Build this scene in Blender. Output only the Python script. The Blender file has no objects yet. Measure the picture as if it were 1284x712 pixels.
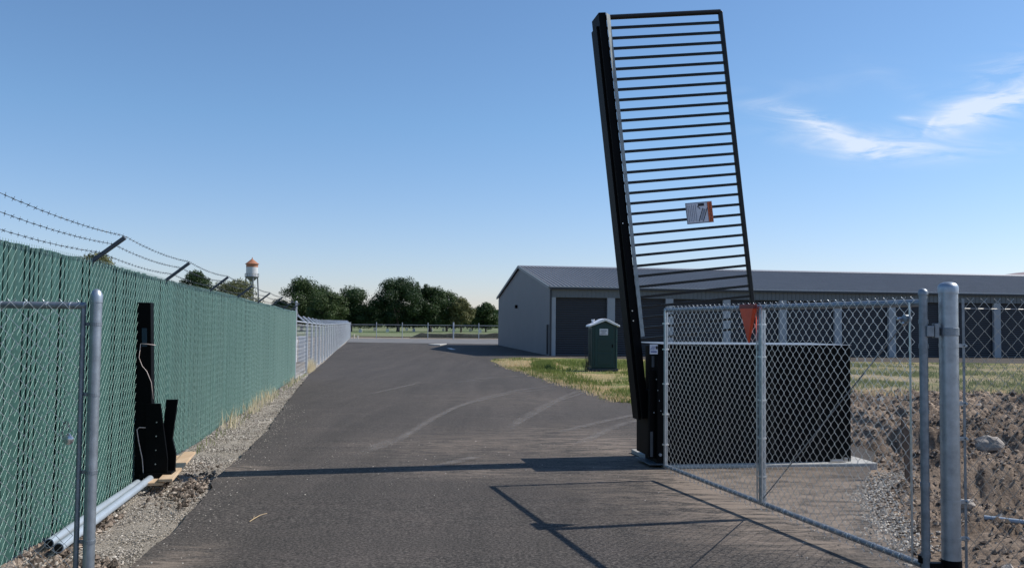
import bpy, bmesh, math, random
from mathutils import Vector, Matrix, noise
random.seed(7)
R=math.radians
scn=bpy.context.scene
C=bpy.context.collection
# ------------------------------------------------------------------ camera
FPX=1100.0
PIT=math.atan(48.5/FPX); ROL=R(.55)
cF=Vector((0,math.cos(PIT),math.sin(PIT))); r0=Vector((1,0,0)); u0=Vector((0,-math.sin(PIT),math.cos(PIT)))
cU=u0*math.cos(ROL)-r0*math.sin(ROL); cR=r0*math.cos(ROL)+u0*math.sin(ROL)
CAM=Vector((0,0,1.7))
cam=bpy.data.cameras.new('camera'); co=bpy.data.objects.new('camera',cam); C.objects.link(co)
m=Matrix((cR,cU,-cF)).transposed().to_4x4(); m.translation=CAM; co.matrix_world=m
cam.sensor_width=36; cam.lens=FPX/1284*36; cam.clip_end=12000; cam.clip_start=.05
scn.camera=co
# ------------------------------------------------------------------ light
SUN_AZ=R(14.5); SUN_EL=R(43.5)      # azimuth measured from +X towards +Y
sd=Vector((math.cos(SUN_EL)*math.cos(SUN_AZ),math.cos(SUN_EL)*math.sin(SUN_AZ),math.sin(SUN_EL)))
L=bpy.data.lights.new('sun','SUN'); L.energy=5.0; L.angle=R(.42); L.color=(1,.95,.88)
lo=bpy.data.objects.new('sun',L); C.objects.link(lo); lo.rotation_euler=sd.to_track_quat('Z','Y').to_euler()
W=bpy.data.worlds.new('World'); scn.world=W; W.use_nodes=True
wn=W.node_tree; wn.nodes.clear()
def N(nt,t,**k):
    n=nt.nodes.new(t)
    for a,b in k.items():
        if a in n.inputs.keys(): n.inputs[a].default_value=b
        else: setattr(n,a,b)
    return n
out=N(wn,'ShaderNodeOutputWorld'); bg=N(wn,'ShaderNodeBackground'); bg.inputs[1].default_value=.118
sky=N(wn,'ShaderNodeTexSky'); sky.sky_type='NISHITA'; sky.sun_disc=False
sky.sun_elevation=SUN_EL; sky.sun_rotation=R(90)-SUN_AZ; sky.air_density=1.0; sky.dust_density=.6; sky.ozone_density=2.6; sky.altitude=700
tc=N(wn,'ShaderNodeTexCoord'); sep=N(wn,'ShaderNodeSeparateXYZ'); wn.links.new(tc.outputs['Generated'],sep.inputs[0])
def M(nt,op,a,b=None,c=None):
    n=nt.nodes.new('ShaderNodeMath'); n.operation=op
    for i,v in enumerate((a,b,c)):
        if v is None: continue
        if isinstance(v,(int,float)): n.inputs[i].default_value=v
        else: nt.links.new(v,n.inputs[i])
    return n.outputs[0]
X_,Y_,Z_=sep.outputs
ysafe=M(wn,'MAXIMUM',Y_,.05)
su=M(wn,'DIVIDE',X_,ysafe); sv=M(wn,'DIVIDE',Z_,ysafe)      # position of a sky direction on a plane straight ahead
cmb=N(wn,'ShaderNodeCombineXYZ'); wn.links.new(M(wn,'MULTIPLY',su,4.2),cmb.inputs[0]); wn.links.new(M(wn,'MULTIPLY',sv,17.0),cmb.inputs[1])
n1=N(wn,'ShaderNodeTexNoise'); n1.inputs['Scale'].default_value=1.7; n1.inputs['Detail'].default_value=7; n1.inputs['Roughness'].default_value=.6; n1.inputs['Distortion'].default_value=1.7
wn.links.new(cmb.outputs[0],n1.inputs['Vector'])
def skyuv(px,py):
    d=cF+cR*((px-642)/FPX)+cU*((356-py)/FPX); return d.x/d.y,d.z/d.y
tot=None
for (px,py,ax,ay,rot,amp) in ((1005,148,60,11,-16,.9),(1040,163,50,9,-25,.8),(1080,180,85,15,-6,1.15),(1165,158,12,3,55,.9),(1137,149,14,3,-2,.8),(1105,190,45,9,8,.6),(1185,190,90,12,4,.4),(1195,152,42,13,22,.85),(1235,133,95,22,22,1.1),(1290,118,70,20,20,.9),(1275,85,60,18,14,.6),(1150,120,70,12,-28,.18),(985,115,120,14,12,.13),(652,183,10,3,0,.35)):
    cu,cv=skyuv(px,py); c,s=math.cos(R(rot)),math.sin(R(rot))
    du=M(wn,'SUBTRACT',su,cu); dv=M(wn,'SUBTRACT',sv,cv)
    a=M(wn,'MULTIPLY',M(wn,'ADD',M(wn,'MULTIPLY',du,c),M(wn,'MULTIPLY',dv,s)),FPX/ax)
    b=M(wn,'MULTIPLY',M(wn,'SUBTRACT',M(wn,'MULTIPLY',dv,c),M(wn,'MULTIPLY',du,s)),FPX/ay)
    q=M(wn,'ADD',M(wn,'MULTIPLY',a,a),M(wn,'MULTIPLY',b,b))
    g=M(wn,'MULTIPLY',M(wn,'EXPONENT',M(wn,'MULTIPLY',q,-1.0)),amp)
    tot=g if tot is None else M(wn,'ADD',tot,g)
nz=N(wn,'ShaderNodeMapRange'); nz.inputs[1].default_value=.36; nz.inputs[2].default_value=.68; nz.inputs[3].default_value=.0; nz.inputs[4].default_value=1.25
wn.links.new(n1.outputs[0],nz.inputs[0])
cf=M(wn,'MINIMUM',M(wn,'MULTIPLY',M(wn,'MULTIPLY',tot,nz.outputs[0]),.47),.6)
mx=N(wn,'ShaderNodeMix'); mx.data_type='RGBA'; wn.links.new(cf,mx.inputs[0])
tint=N(wn,'ShaderNodeMix'); tint.data_type='RGBA'; tint.blend_type='MULTIPLY'; tint.inputs[0].default_value=1
tint.inputs[7].default_value=(1.02,.94,1.0,1)
el=N(wn,'ShaderNodeMapRange'); el.inputs[1].default_value=.0; el.inputs[2].default_value=.22; wn.links.new(Z_,el.inputs[0])
tg=N(wn,'ShaderNodeMix'); tg.data_type='RGBA'; tg.inputs[6].default_value=(1.05,.97,1.13,1); tg.inputs[7].default_value=(.92,1.10,1.22,1); wn.links.new(el.outputs[0],tg.inputs[0]); wn.links.new(tg.outputs[2],tint.inputs[7])
wn.links.new(sky.outputs[0],tint.inputs[6]); wn.links.new(tint.outputs[2],mx.inputs[6]); mx.inputs[7].default_value=(8.3,8.5,9.0,1)
wn.links.new(mx.outputs[2],bg.inputs[0]); wn.links.new(bg.outputs[0],out.inputs[0])
scn.view_settings.view_transform='Standard'; scn.view_settings.look='None'; scn.view_settings.exposure=0; scn.view_settings.gamma=1

# ------------------------------------------------------------------ places
def gz(y): return -.01*max(0,min(y,50))
def ray(px,py): return cF+cR*((px-642)/FPX)+cU*((356-py)/FPX)
def G(px,py,dz=0):
    d=ray(px,py); t=(1.7-dz)/(-.01*d.y-d.z); P=CAM+d*t
    if P.y>50: t=(-.5+dz-1.7)/d.z; P=CAM+d*t
    return P
def at(px,py,Y):
    d=ray(px,py); return CAM+d*(Y/d.y)
FD=Vector((-.1598,.9871,0)); RD=Vector((.9871,.1598,0))      # along the left fence / away from it to the right
def FP(Y,off=0,z=0): # a point on the left fence line at depth Y
    return Vector((-2.535-.1618*Y,Y,gz(Y)+z))+RD*off

# ------------------------------------------------------------------ materials
def newmat(name):
    m=bpy.data.materials.new(name); m.use_nodes=True; nt=m.node_tree; b=nt.nodes['Principled BSDF']; return m,nt,b
def ramp(nt,fac,stops):
    r=nt.nodes.new('ShaderNodeValToRGB'); e=r.color_ramp.elements
    while len(e)<len(stops): e.new(.5)
    for i,(p,c) in enumerate(stops): e[i].position=p; e[i].color=(*c,1)
    nt.links.new(fac,r.inputs[0]); return r.outputs[0]
def noi(nt,scale,detail=4,rough=.55,vec=None,dist=0,sc=None):
    n=nt.nodes.new('ShaderNodeTexNoise'); n.inputs['Scale'].default_value=scale; n.inputs['Detail'].default_value=detail
    n.inputs['Roughness'].default_value=rough; n.inputs['Distortion'].default_value=dist
    if vec is None: vec=nt.nodes.new('ShaderNodeNewGeometry').outputs['Position']
    if sc:
        mp=nt.nodes.new('ShaderNodeMapping'); mp.inputs['Scale'].default_value=sc; nt.links.new(vec,mp.inputs[0]); vec=mp.outputs[0]
    nt.links.new(vec,n.inputs['Vector']); return n.outputs[0]
def objvec(nt): return nt.nodes.new('ShaderNodeTexCoord').outputs['Object']
def mixc(nt,f,a,b,mode='MIX'):
    n=nt.nodes.new('ShaderNodeMix'); n.data_type='RGBA'; n.blend_type=mode
    for i,v in ((0,f),(6,a),(7,b)):
        if isinstance(v,(int,float)): n.inputs[i].default_value=v
        elif isinstance(v,tuple): n.inputs[i].default_value=(*v,1)
        else: nt.links.new(v,n.inputs[i])
    return n.outputs[2]
def bump(nt,b,h,dist=.01,st=1):
    n=nt.nodes.new('ShaderNodeBump'); n.inputs['Distance'].default_value=dist; n.inputs['Strength'].default_value=st
    nt.links.new(h,n.inputs['Height']); nt.links.new(n.outputs[0],b.inputs['Normal'])
def simple(name,col,rough=.6,metal=0,var=.18,scale=6,bmp=0,bscale=60,bd=.002,spec=None):
    m,nt,b=newmat(name); f=noi(nt,scale,6,.62)
    lo=tuple(c*(1-var) for c in col); hi=tuple(min(1,c*(1+var)) for c in col)
    nt.links.new(ramp(nt,f,((.3,lo),(.7,hi))),b.inputs['Base Color'])
    b.inputs['Roughness'].default_value=rough; b.inputs['Metallic'].default_value=metal
    if spec is not None: b.inputs['Specular IOR Level'].default_value=spec
    if bmp: bump(nt,b,noi(nt,bscale,3),bd,bmp)
    return m
galv=simple('galvanised_steel',(.36,.40,.44),.42,.75,.2,14)
galvd=simple('weathered_galvanised_steel',(.24,.27,.30),.5,.7,.25,18)
wire=simple('galvanised_wire',(.74,.76,.77),.34,.8,.2,30)
wired=simple('dull_galvanised_wire',(.36,.36,.35),.4,.8,.25,30)
gwire=simple('green_coated_wire',(.20,.30,.27),.40,.45,.3,20)
farm=simple('far_galvanised_steel',(.42,.45,.48),.5,.3,.1,3)
armm=simple('grey_painted_arm',(.07,.085,.10),.5,.2,.2,9)
blk=simple('black_powder_coat',(.0022,.0024,.003),.55,0,.3,4,spec=.10)
blk2=simple('black_gloss_paint',(.005,.0055,.0065),.35,.0,.3,5,spec=.35)
boltm=simple('zinc_bolt',(.6,.6,.6),.3,.9,.1)
edge=simple('bare_aluminium_edge',(.26,.27,.28),.4,.5,.1)
conc=simple('concrete',(.42,.41,.38),.9,0,.15,8,.5,90,.003)
concl=simple('pale_concrete',(.15,.145,.14),.9,0,.18,.5,.3,40,.003)
pvc=simple('grey_conduit_plastic',(.33,.38,.43),.38,0,.1,3)
pvcw=simple('white_pipe_plastic',(.75,.76,.78),.4,0,.08)
dark=simple('bore_shade_black',(.006,.006,.006),.9)
red=simple('orange_red_flag_cloth',(.72,.085,.03),.5,0,.1,10)
redd=simple('dark_red_flag_top',(.22,.03,.02),.5,0,.2,10)
signw=simple('white_sign_sheet',(.62,.63,.68),.5,0,.08,20)
signo=simple('orange_sign_band',(.65,.13,.03),.5,0,.1,20)
signb=simple('sign_ink',(.015,.015,.02),.6)
signg=simple('sign_grey_ink',(.26,.28,.33),.6)
signbl=simple('sign_blue_ink',(.05,.08,.25),.6)
greenp=simple('dark_green_plastic',(.001,.028,.027),.45,0,.12,4)
greenp2=simple('dark_green_door_plastic',(.0015,.034,.033),.5,0,.12,4)
whitep=simple('white_roof_plastic',(.72,.73,.76),.5,0,.06)
cable=simple('pale_cable_sheath',(.62,.50,.46),.5)
wood_dark=simple('weathered_stake_wood',(.14,.10,.075),.8,0,.3,20)
barkm=simple('tree_bark',(.07,.055,.045),.9,0,.3,3)
tankw=simple('white_tank_paint',(.55,.56,.58),.5,0,.1,.5)
tanko=simple('orange_tank_paint',(.36,.15,.08),.6,0,.12,.5)
tankd=simple('tank_steel_dark_grey',(.16,.17,.18),.6,0,.1,.5)  # one even darker grey for the tower's balcony, bowl, legs and bracing
rockm=simple('pale_rock',(.33,.29,.25),.9,0,.3,6,.6,40,.01)
padl=simple('padlock_steel',(.6,.6,.62),.25,.9,.1)
whiteb=simple('white_wrap',(.84,.84,.84),.6,0,.12,3)
hillm=simple('dry_hill',(.30,.24,.24),.95,0,.1,.01)

# left-over wood
wood,nt,b=newmat('fresh_plank_wood')
nt.links.new(ramp(nt,noi(nt,10,5,.6,objvec(nt),.5,(1,.12,1)),((.3,(.44,.29,.17)),(.7,(.62,.46,.30)))),b.inputs['Base Color']); b.inputs['Roughness'].default_value=.75
# slats
slat,nt,b=newmat('green_privacy_slat')
rnd=nt.nodes.new('ShaderNodeNewGeometry').outputs['Random Per Island']
c1=ramp(nt,rnd,((0,(.019,.071,.058)),(1,(.033,.102,.084))))
f=noi(nt,1.3,5,.6)
nt.links.new(mixc(nt,M(nt,'MULTIPLY',f,.25),c1,(.10,.16,.145)),b.inputs['Base Color']); b.inputs['Roughness'].default_value=.42
bump(nt,b,noi(nt,25,2,.5,None,0,(1,1,.1)),.003,.6)
# asphalt
asph,nt,b=newmat('asphalt')
pos=nt.nodes.new('ShaderNodeNewGeometry').outputs['Position']
fine=noi(nt,42,6,.82,pos); sp=noi(nt,170,2,.6,pos); big=noi(nt,.28,5,.6,pos,.6); mid=noi(nt,1.6,6,.68,pos,.8,(.45,1.25,1)); lng=noi(nt,.9,5,.65,pos,.3,(1.6,.12,1))
base=ramp(nt,fine,((.37,(.010,.009,.009)),(.5,(.055,.0485,.0425)),(.63,(.185,.165,.145))))
base=mixc(nt,M(nt,'MULTIPLY',big,.35),base,(.061,.0540,.0485))
dust=ramp(nt,M(nt,'MULTIPLY',mid,M(nt,'ADD',.25,M(nt,'MULTIPLY',fine,1.5))),((.50,(0,0,0)),(.80,(.8,.8,.8))))
base=mixc(nt,M(nt,'MULTIPLY',dust,.45),base,(.145,.12,.105))
lr=ramp(nt,lng,((.35,(.84,.84,.84)),(.65,(1.14,1.12,1.12))))
base=mixc(nt,1.0,base,lr,'MULTIPLY')
# dried silt on a few patches of its own shape
def blot(cx,cy,rx,ry,th=.5):
    s=nt.nodes.new('ShaderNodeSeparateXYZ'); nt.links.new(pos,s.inputs[0])
    a=M(nt,'MULTIPLY',M(nt,'SUBTRACT',s.outputs[0],cx),1/rx); bb=M(nt,'MULTIPLY',M(nt,'SUBTRACT',s.outputs[1],cy),1/ry)
    q=M(nt,'ADD',M(nt,'MULTIPLY',a,a),M(nt,'MULTIPLY',bb,bb)); g=M(nt,'EXPONENT',M(nt,'MULTIPLY',q,-1))
    return M(nt,'MULTIPLY',g,th)
bl=None
for (px,py,rx,ry,th) in ((780,562,.9,1.6,.9),(595,592,.9,.5,.6),(290,590,.7,.5,.9),(215,705,.25,.5,1.2),(560,560,1.4,1.6,.55),(700,545,1.5,2.2,.45),(930,600,1.5,1.5,1.0),(1000,620,1.6,1.6,1.3),(1040,660,1.2,1.4,1.2),(640,500,2.6,3,.35)):
    P=G(px,py); g=blot(P.x,P.y,rx,ry,th); bl=g if bl is None else M(nt,'ADD',bl,g)
sil=M(nt,'MULTIPLY',bl,ramp(nt,noi(nt,5,6,.75,pos,1,(.35,1.3,1)),((.42,(0,0,0)),(.66,(1,1,1)))))
base=mixc(nt,M(nt,'MINIMUM',sil,.8),base,(.27,.215,.17))
pt=ramp(nt,noi(nt,9,3,.5,pos),((.70,(0,0,0)),(.74,(1,1,1))))
base=mixc(nt,M(nt,'MULTIPLY',pt,.25),base,(.25,.21,.18))
nt.links.new(base,b.inputs['Base Color']); b.inputs['Roughness'].default_value=.9; b.inputs['Specular IOR Level'].default_value=.25
bump(nt,b,M(nt,'ADD',fine,M(nt,'MULTIPLY',sp,.6)),.006,.8)
# dusty tyre marks: see-through between the dust grains
tyre,nt,b=newmat('tyre_dust'); tr=nt.nodes.new('ShaderNodeBsdfTransparent'); ms=nt.nodes.new('ShaderNodeMixShader')
uv=nt.nodes.new('ShaderNodeUVMap').outputs[0]; s=nt.nodes.new('ShaderNodeSeparateXYZ'); nt.links.new(uv,s.inputs[0])
e=M(nt,'SUBTRACT',1,M(nt,'POWER',M(nt,'ABSOLUTE',M(nt,'SUBTRACT',M(nt,'MULTIPLY',s.outputs[0],2),1)),2))
e2=M(nt,'MINIMUM',1,M(nt,'MULTIPLY',M(nt,'MULTIPLY',s.outputs[1],M(nt,'SUBTRACT',1,s.outputs[1])),9))
a=M(nt,'MULTIPLY',M(nt,'MULTIPLY',e,e2),ramp(nt,noi(nt,5,6,.75),((.30,(0,0,0)),(.66,(.55,.55,.55)))))
nt.links.new(a,ms.inputs[0]); nt.links.new(tr.outputs[0],ms.inputs[1]); nt.links.new(b.outputs[0],ms.inputs[2]); nt.links.new(ms.outputs[0],nt.nodes['Material Output'].inputs[0])
b.inputs['Base Color'].default_value=(.24,.215,.195,1); b.inputs['Roughness'].default_value=.9
# gravel, dirt, grass, field
def ground(name,stops,scale,fs,bd,mix2=None,big=.4,rough=.95,bs=1):
    m,nt,b=newmat(name); p=nt.nodes.new('ShaderNodeNewGeometry').outputs['Position']
    f=noi(nt,fs,6,.72,p); c=ramp(nt,f,stops)
    if mix2:
        g=ramp(nt,noi(nt,big,6,.65,p,.7),((.44,(0,0,0)),(.60,(1,1,1)))); c=mixc(nt,g,c,ramp(nt,noi(nt,fs*.7,5,.7,p),mix2))
    c=mixc(nt,1,c,ramp(nt,noi(nt,scale,4,.6,p),((.3,(.78,.78,.78)),(.7,(1.18,1.16,1.14)))),'MULTIPLY')
    nt.links.new(c,b.inputs['Base Color']); b.inputs['Roughness'].default_value=rough; b.inputs['Specular IOR Level'].default_value=.15
    bump(nt,b,f,bd,bs); return m
gravelm=ground('gravel',((.25,(.13,.115,.095)),(.5,(.38,.34,.285)),(.75,(.58,.53,.46))),.8,60,.03)
soilm=ground('brown_soil',((.25,(.055,.04,.03)),(.5,(.17,.125,.095)),(.75,(.33,.25,.19))),1.2,14,.05,((.3,(.16,.12,.09)),(.7,(.36,.27,.20))),.9)
claym=ground('dug_clay',((.25,(.048,.036,.028)),(.5,(.155,.118,.09)),(.75,(.33,.255,.195))),1.6,18,.05,((.3,(.18,.137,.102)),(.7,(.50,.385,.29))),.7)
strawg=ground('rough_grass_ground',((.25,(.08,.085,.035)),(.5,(.16,.16,.075)),(.75,(.30,.27,.14))),.3,12,.03,((.3,(.20,.17,.11)),(.7,(.42,.34,.23))),.22)
islg=ground('island_grass_ground',((.25,(.06,.085,.02)),(.5,(.13,.16,.045)),(.75,(.24,.25,.09))),.5,10,.03,((.3,(.27,.20,.10)),(.7,(.50,.38,.20))),.33)
fieldm=ground('park_grass',((.25,(.07,.105,.045)),(.5,(.115,.16,.07)),(.75,(.18,.21,.10))),.05,1.5,.02,((.3,(.17,.19,.10)),(.7,(.26,.26,.16))),.04)
earthm=ground('dry_earth',((.25,(.15,.12,.09)),(.5,(.25,.21,.16)),(.75,(.36,.31,.25))),.2,6,.03)
stonem,nt,b=newmat('gravel_stone')
nt.links.new(ramp(nt,nt.nodes.new('ShaderNodeNewGeometry').outputs['Random Per Island'],((0,(.11,.095,.08)),(.45,(.31,.275,.235)),(.85,(.48,.435,.37)),(1,(.62,.56,.48)))),b.inputs['Base Color']); b.inputs['Roughness'].default_value=.9
clodm,nt,b=newmat('soil_clod')
nt.links.new(ramp(nt,nt.nodes.new('ShaderNodeNewGeometry').outputs['Random Per Island'],((0,(.06,.045,.034)),(.5,(.175,.135,.104)),(.9,(.34,.265,.20)),(1,(.5,.44,.37)))),b.inputs['Base Color']); b.inputs['Roughness'].default_value=.95
bump(nt,b,noi(nt,40,4),.02,.6)
def leafmat(name,a,bc,tr=.25):
    m,nt,b=newmat(name)
    g=nt.nodes.new('ShaderNodeNewGeometry').outputs['Random Per Island']
    nt.links.new(mixc(nt,noi(nt,.35,3,.5),ramp(nt,g,((0,a),(1,bc))),tuple((x*1.5) for x in bc)),b.inputs['Base Color'])
    oi=nt.nodes.new('ShaderNodeObjectInfo').outputs['Random']; lc=b.inputs['Base Color'].links[0].from_socket
    if 'leaf' in name: nt.links.new(mixc(nt,1,lc,ramp(nt,oi,((0,(.75,.85,.85)),(1,(1.45,1.3,1.05)))),'MULTIPLY'),b.inputs['Base Color'])
    b.inputs['Roughness'].default_value=.6; b.inputs['Specular IOR Level'].default_value=.3
    tl=nt.nodes.new('ShaderNodeBsdfTranslucent'); tl.inputs[0].default_value=(*[x*1.6 for x in bc],1); ms=nt.nodes.new('ShaderNodeMixShader'); ms.inputs[0].default_value=tr
    nt.links.new(b.outputs[0],ms.inputs[1]); nt.links.new(tl.outputs[0],ms.inputs[2]); nt.links.new(ms.outputs[0],nt.nodes['Material Output'].inputs[0])
    return m
leaf=leafmat('dark_leaf',(.011,.025,.009),(.030,.055,.018))
leaf2=leafmat('mid_leaf',(.018,.034,.012),(.042,.068,.024))
leaf3=leafmat('pale_leaf',(.045,.058,.025),(.09,.10,.046))
blade=leafmat('green_blade',(.055,.085,.015),(.15,.18,.05),.3)
bladeg=leafmat('sage_blade',(.07,.09,.045),(.17,.19,.10),.3)
straw=leafmat('straw_blade',(.34,.25,.13),(.58,.45,.27),.3)
weedm=leafmat('bleached_weed',(.36,.30,.18),(.6,.52,.36),.3)
# building
wallm,nt,b=newmat('grey_metal_cladding')
p=objvec(nt); s=nt.nodes.new('ShaderNodeSeparateXYZ'); nt.links.new(p,s.inputs[0])
h=M(nt,'ADD',M(nt,'SINE',M(nt,'MULTIPLY',s.outputs[0],20)),M(nt,'SINE',M(nt,'MULTIPLY',s.outputs[1],20)))
nt.links.new(ramp(nt,noi(nt,.5,5,.6),((.3,(.145,.163,.185)),(.7,(.165,.182,.205)))),b.inputs['Base Color']); b.inputs['Roughness'].default_value=.5; bump(nt,b,h,.05,1)
bandm=simple('pale_grey_trim',(.125,.14,.15),.5,0,.06,1)
pilm=simple('pilaster_grey',(.30,.325,.35),.5,0,.06,1)
trimd=simple('dark_trim',(.03,.035,.045),.5,0,.1,1)
roofm=simple('grey_roof_metal',(.20,.19,.185),.45,.2,.1,1.2)
doorm,nt,b=newmat('charcoal_roller_door')
p=nt.nodes.new('ShaderNodeNewGeometry').outputs['Position']; s=nt.nodes.new('ShaderNodeSeparateXYZ'); nt.links.new(p,s.inputs[0])
sn=M(nt,'SINE',M(nt,'MULTIPLY',s.outputs[2],41)); b.inputs['Roughness'].default_value=.5; b.inputs['Base Color'].default_value=(.020,.022,.028,1); bump(nt,b,sn,.02,.6)

# ------------------------------------------------------------------ helpers
class MB:
    def __init__(s): s.v=[]; s.f=[]; s.mi=[]; s.cur=0
    def add(s,vs,fs):
        o=len(s.v); s.v+= [tuple(v) for v in vs]; s.f+=[tuple(i+o for i in f) for f in fs]; s.mi+=[s.cur]*len(fs); return s
    def box(s,c,sz,ax=None,mat=None):
        ex,ey,ez=ax or (Vector((1,0,0)),Vector((0,1,0)),Vector((0,0,1))); c=Vector(c)
        hx,hy,hz=[q/2 for q in sz]
        vs=[c+ex*(a*hx)+ey*(b_*hy)+ez*(d*hz) for a in(-1,1) for b_ in(-1,1) for d in(-1,1)]
        return s.add(vs,[(0,1,3,2),(4,6,7,5),(0,4,5,1),(2,3,7,6),(0,2,6,4),(1,5,7,3)])
    def tube(s,pts,r,n=8,caps=True,close=False):
        pts=[Vector(p) for p in pts]; rs=r if isinstance(r,(list,tuple)) else [r]*len(pts)
        o=len(s.v); prev=None
        for i,p in enumerate(pts):
            t=(pts[min(i+1,len(pts)-1)]-pts[max(i-1,0)])
            if close: t=pts[(i+1)%len(pts)]-pts[i-1]
            t.normalize()
            if prev is None:
                a=Vector((0,0,1)) if abs(t.z)<.9 else Vector((1,0,0)); prev=t.cross(a).normalized()
            else:
                q=prev-t*prev.dot(t); prev=q.normalized() if q.length>1e-6 else prev
            b_=t.cross(prev)
            for k in range(n):
                an=2*math.pi*k/n; s.v.append(tuple(p+(prev*math.cos(an)+b_*math.sin(an))*rs[i]))
        m=len(pts)
        for i in range(m if close else m-1):
            for k in range(n):
                s.f.append((o+i*n+k,o+i*n+(k+1)%n,o+((i+1)%m)*n+(k+1)%n,o+((i+1)%m)*n+k)); s.mi.append(s.cur)
        if caps and not close:
            s.f.append(tuple(o+k for k in range(n))[::-1]); s.f.append(tuple(o+(m-1)*n+k for k in range(n))); s.mi+=[s.cur]*2
        return s
    def lathe(s,c,prof,n=20,ax=None):
        ex,ey,ez=ax or (Vector((1,0,0)),Vector((0,1,0)),Vector((0,0,1))); c=Vector(c); o=len(s.v)
        for (r,z) in prof:
            for k in range(n):
                a=2*math.pi*k/n; s.v.append(tuple(c+ex*(r*math.cos(a))+ey*(r*math.sin(a))+ez*z))
        for i in range(len(prof)-1):
            for k in range(n): s.f.append((o+i*n+k,o+i*n+(k+1)%n,o+(i+1)*n+(k+1)%n,o+(i+1)*n+k)); s.mi.append(s.cur)
        s.f.append(tuple(o+k for k in range(n))[::-1]); s.f.append(tuple(o+(len(prof)-1)*n+k for k in range(n))); s.mi+=[s.cur]*2
        return s
    def prism(s,pts,d):   # polygon extruded by vector d
        d=Vector(d); n=len(pts); vs=[Vector(p) for p in pts]+[Vector(p)+d for p in pts]
        return s.add(vs,[tuple(range(n))[::-1],tuple(range(n,2*n))]+[(i,(i+1)%n,n+(i+1)%n,n+i) for i in range(n)])
    def build(s,name,mats,parent=None,smooth=False,bevel=0,fix=True):
        me=bpy.data.meshes.new(name); me.from_pydata(s.v,[],s.f)
        if not isinstance(mats,(list,tuple)): mats=[mats]
        for mm in mats: me.materials.append(mm)
        if len(mats)>1: me.polygons.foreach_set('material_index',s.mi)
        if fix:
            bm=bmesh.new(); bm.from_mesh(me); bmesh.ops.recalc_face_normals(bm,faces=bm.faces); bm.to_mesh(me); bm.free()
        if smooth: me.polygons.foreach_set('use_smooth',[True]*len(me.polygons))
        o=bpy.data.objects.new(name,me); C.objects.link(o)
        if smooth=='auto':
            me.polygons.foreach_set('use_smooth',[True]*len(me.polygons))
            bm=bmesh.new(); bm.from_mesh(me)
            for e in bm.edges:
                if len(e.link_faces)==2 and e.calc_face_angle(0)>R(40): e.smooth=False
            bm.to_mesh(me); bm.free()
        if bevel:
            md=o.modifiers.new('bevel','BEVEL'); md.width=bevel; md.segments=2; md.limit_method='ANGLE'
        if parent: 
            o.parent=parent; o.matrix_parent_inverse=Matrix.Translation(-parent.location)@Matrix.Identity(4) if parent.rotation_euler.z==0 else Matrix.Identity(4)
        return o
def thing(name,label,cat,loc=(0,0,0),rz=0,group=None):
    o=bpy.data.objects.new(name,None); C.objects.link(o); o.location=loc; o.rotation_euler=(0,0,rz); o.empty_display_size=.2
    o['label']=label; o['category']=cat
    if group: o['group']=group
    return o
def tag(o,label=None,cat=None,group=None,kind=None):
    if label: o['label']=label
    if cat: o['category']=cat
    if group: o['group']=group
    if kind: o['kind']=kind
    return o
def kids(o): return [c for c in bpy.data.objects if c.parent==o]
def dup(o,parent=None):
    c=o.copy(); C.objects.link(c); 
    if parent: c.parent=parent
    for k in kids(o): dup(k,c)
    return c
def densify(poly,step,jit,seed=0,closed=True):
    out_=[]; n=len(poly)
    for i in range(n if closed else n-1):
        a=Vector(poly[i]).to_2d(); b_=Vector(poly[(i+1)%n]).to_2d(); l=(b_-a).length; k=max(1,int(l/step)) if l<90 else 1
        nn=Vector((-(b_-a).y,(b_-a).x)).normalized()
        for j in range(k):
            p=a.lerp(b_,j/k); w=noise.noise(Vector((p.x*2.1,p.y*2.1,seed)))+.6*noise.noise(Vector((p.x*7,p.y*7,seed+5)))
            out_.append(p+nn*w*jit*(1 if p.y<60 else .2))
    return out_
def sheet(name,poly,dz,m,step=.25,jit=.0,skirt=0,label=None,kind='structure',seed=0):
    pts=densify(poly,step,jit,seed) if jit else [Vector(p).to_2d() for p in poly]
    bm=bmesh.new(); f=bm.faces.new([bm.verts.new((p.x,p.y,0)) for p in pts])
    if f.normal.z<0 or (f.normal_update() or f.normal.z<0): f.normal_flip()
    if skirt:
        ed=list(bm.edges); r_=bmesh.ops.extrude_edge_only(bm,edges=ed)
        for v in r_['geom']:
            if isinstance(v,bmesh.types.BMVert): v.co.z=-skirt
    bmesh.ops.triangulate(bm,faces=[f])
    for yy in (0,50): bmesh.ops.bisect_plane(bm,geom=list(bm.verts)+list(bm.edges)+list(bm.faces),plane_co=(0,yy,0),plane_no=(0,1,0))
    for v in bm.verts: v.co.z+=gz(v.co.y)+dz
    me=bpy.data.meshes.new(name); bm.to_mesh(me); bm.free(); me.materials.append(m)
    o=bpy.data.objects.new(name,me); C.objects.link(o); tag(o,label,None,None,kind); return o

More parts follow.
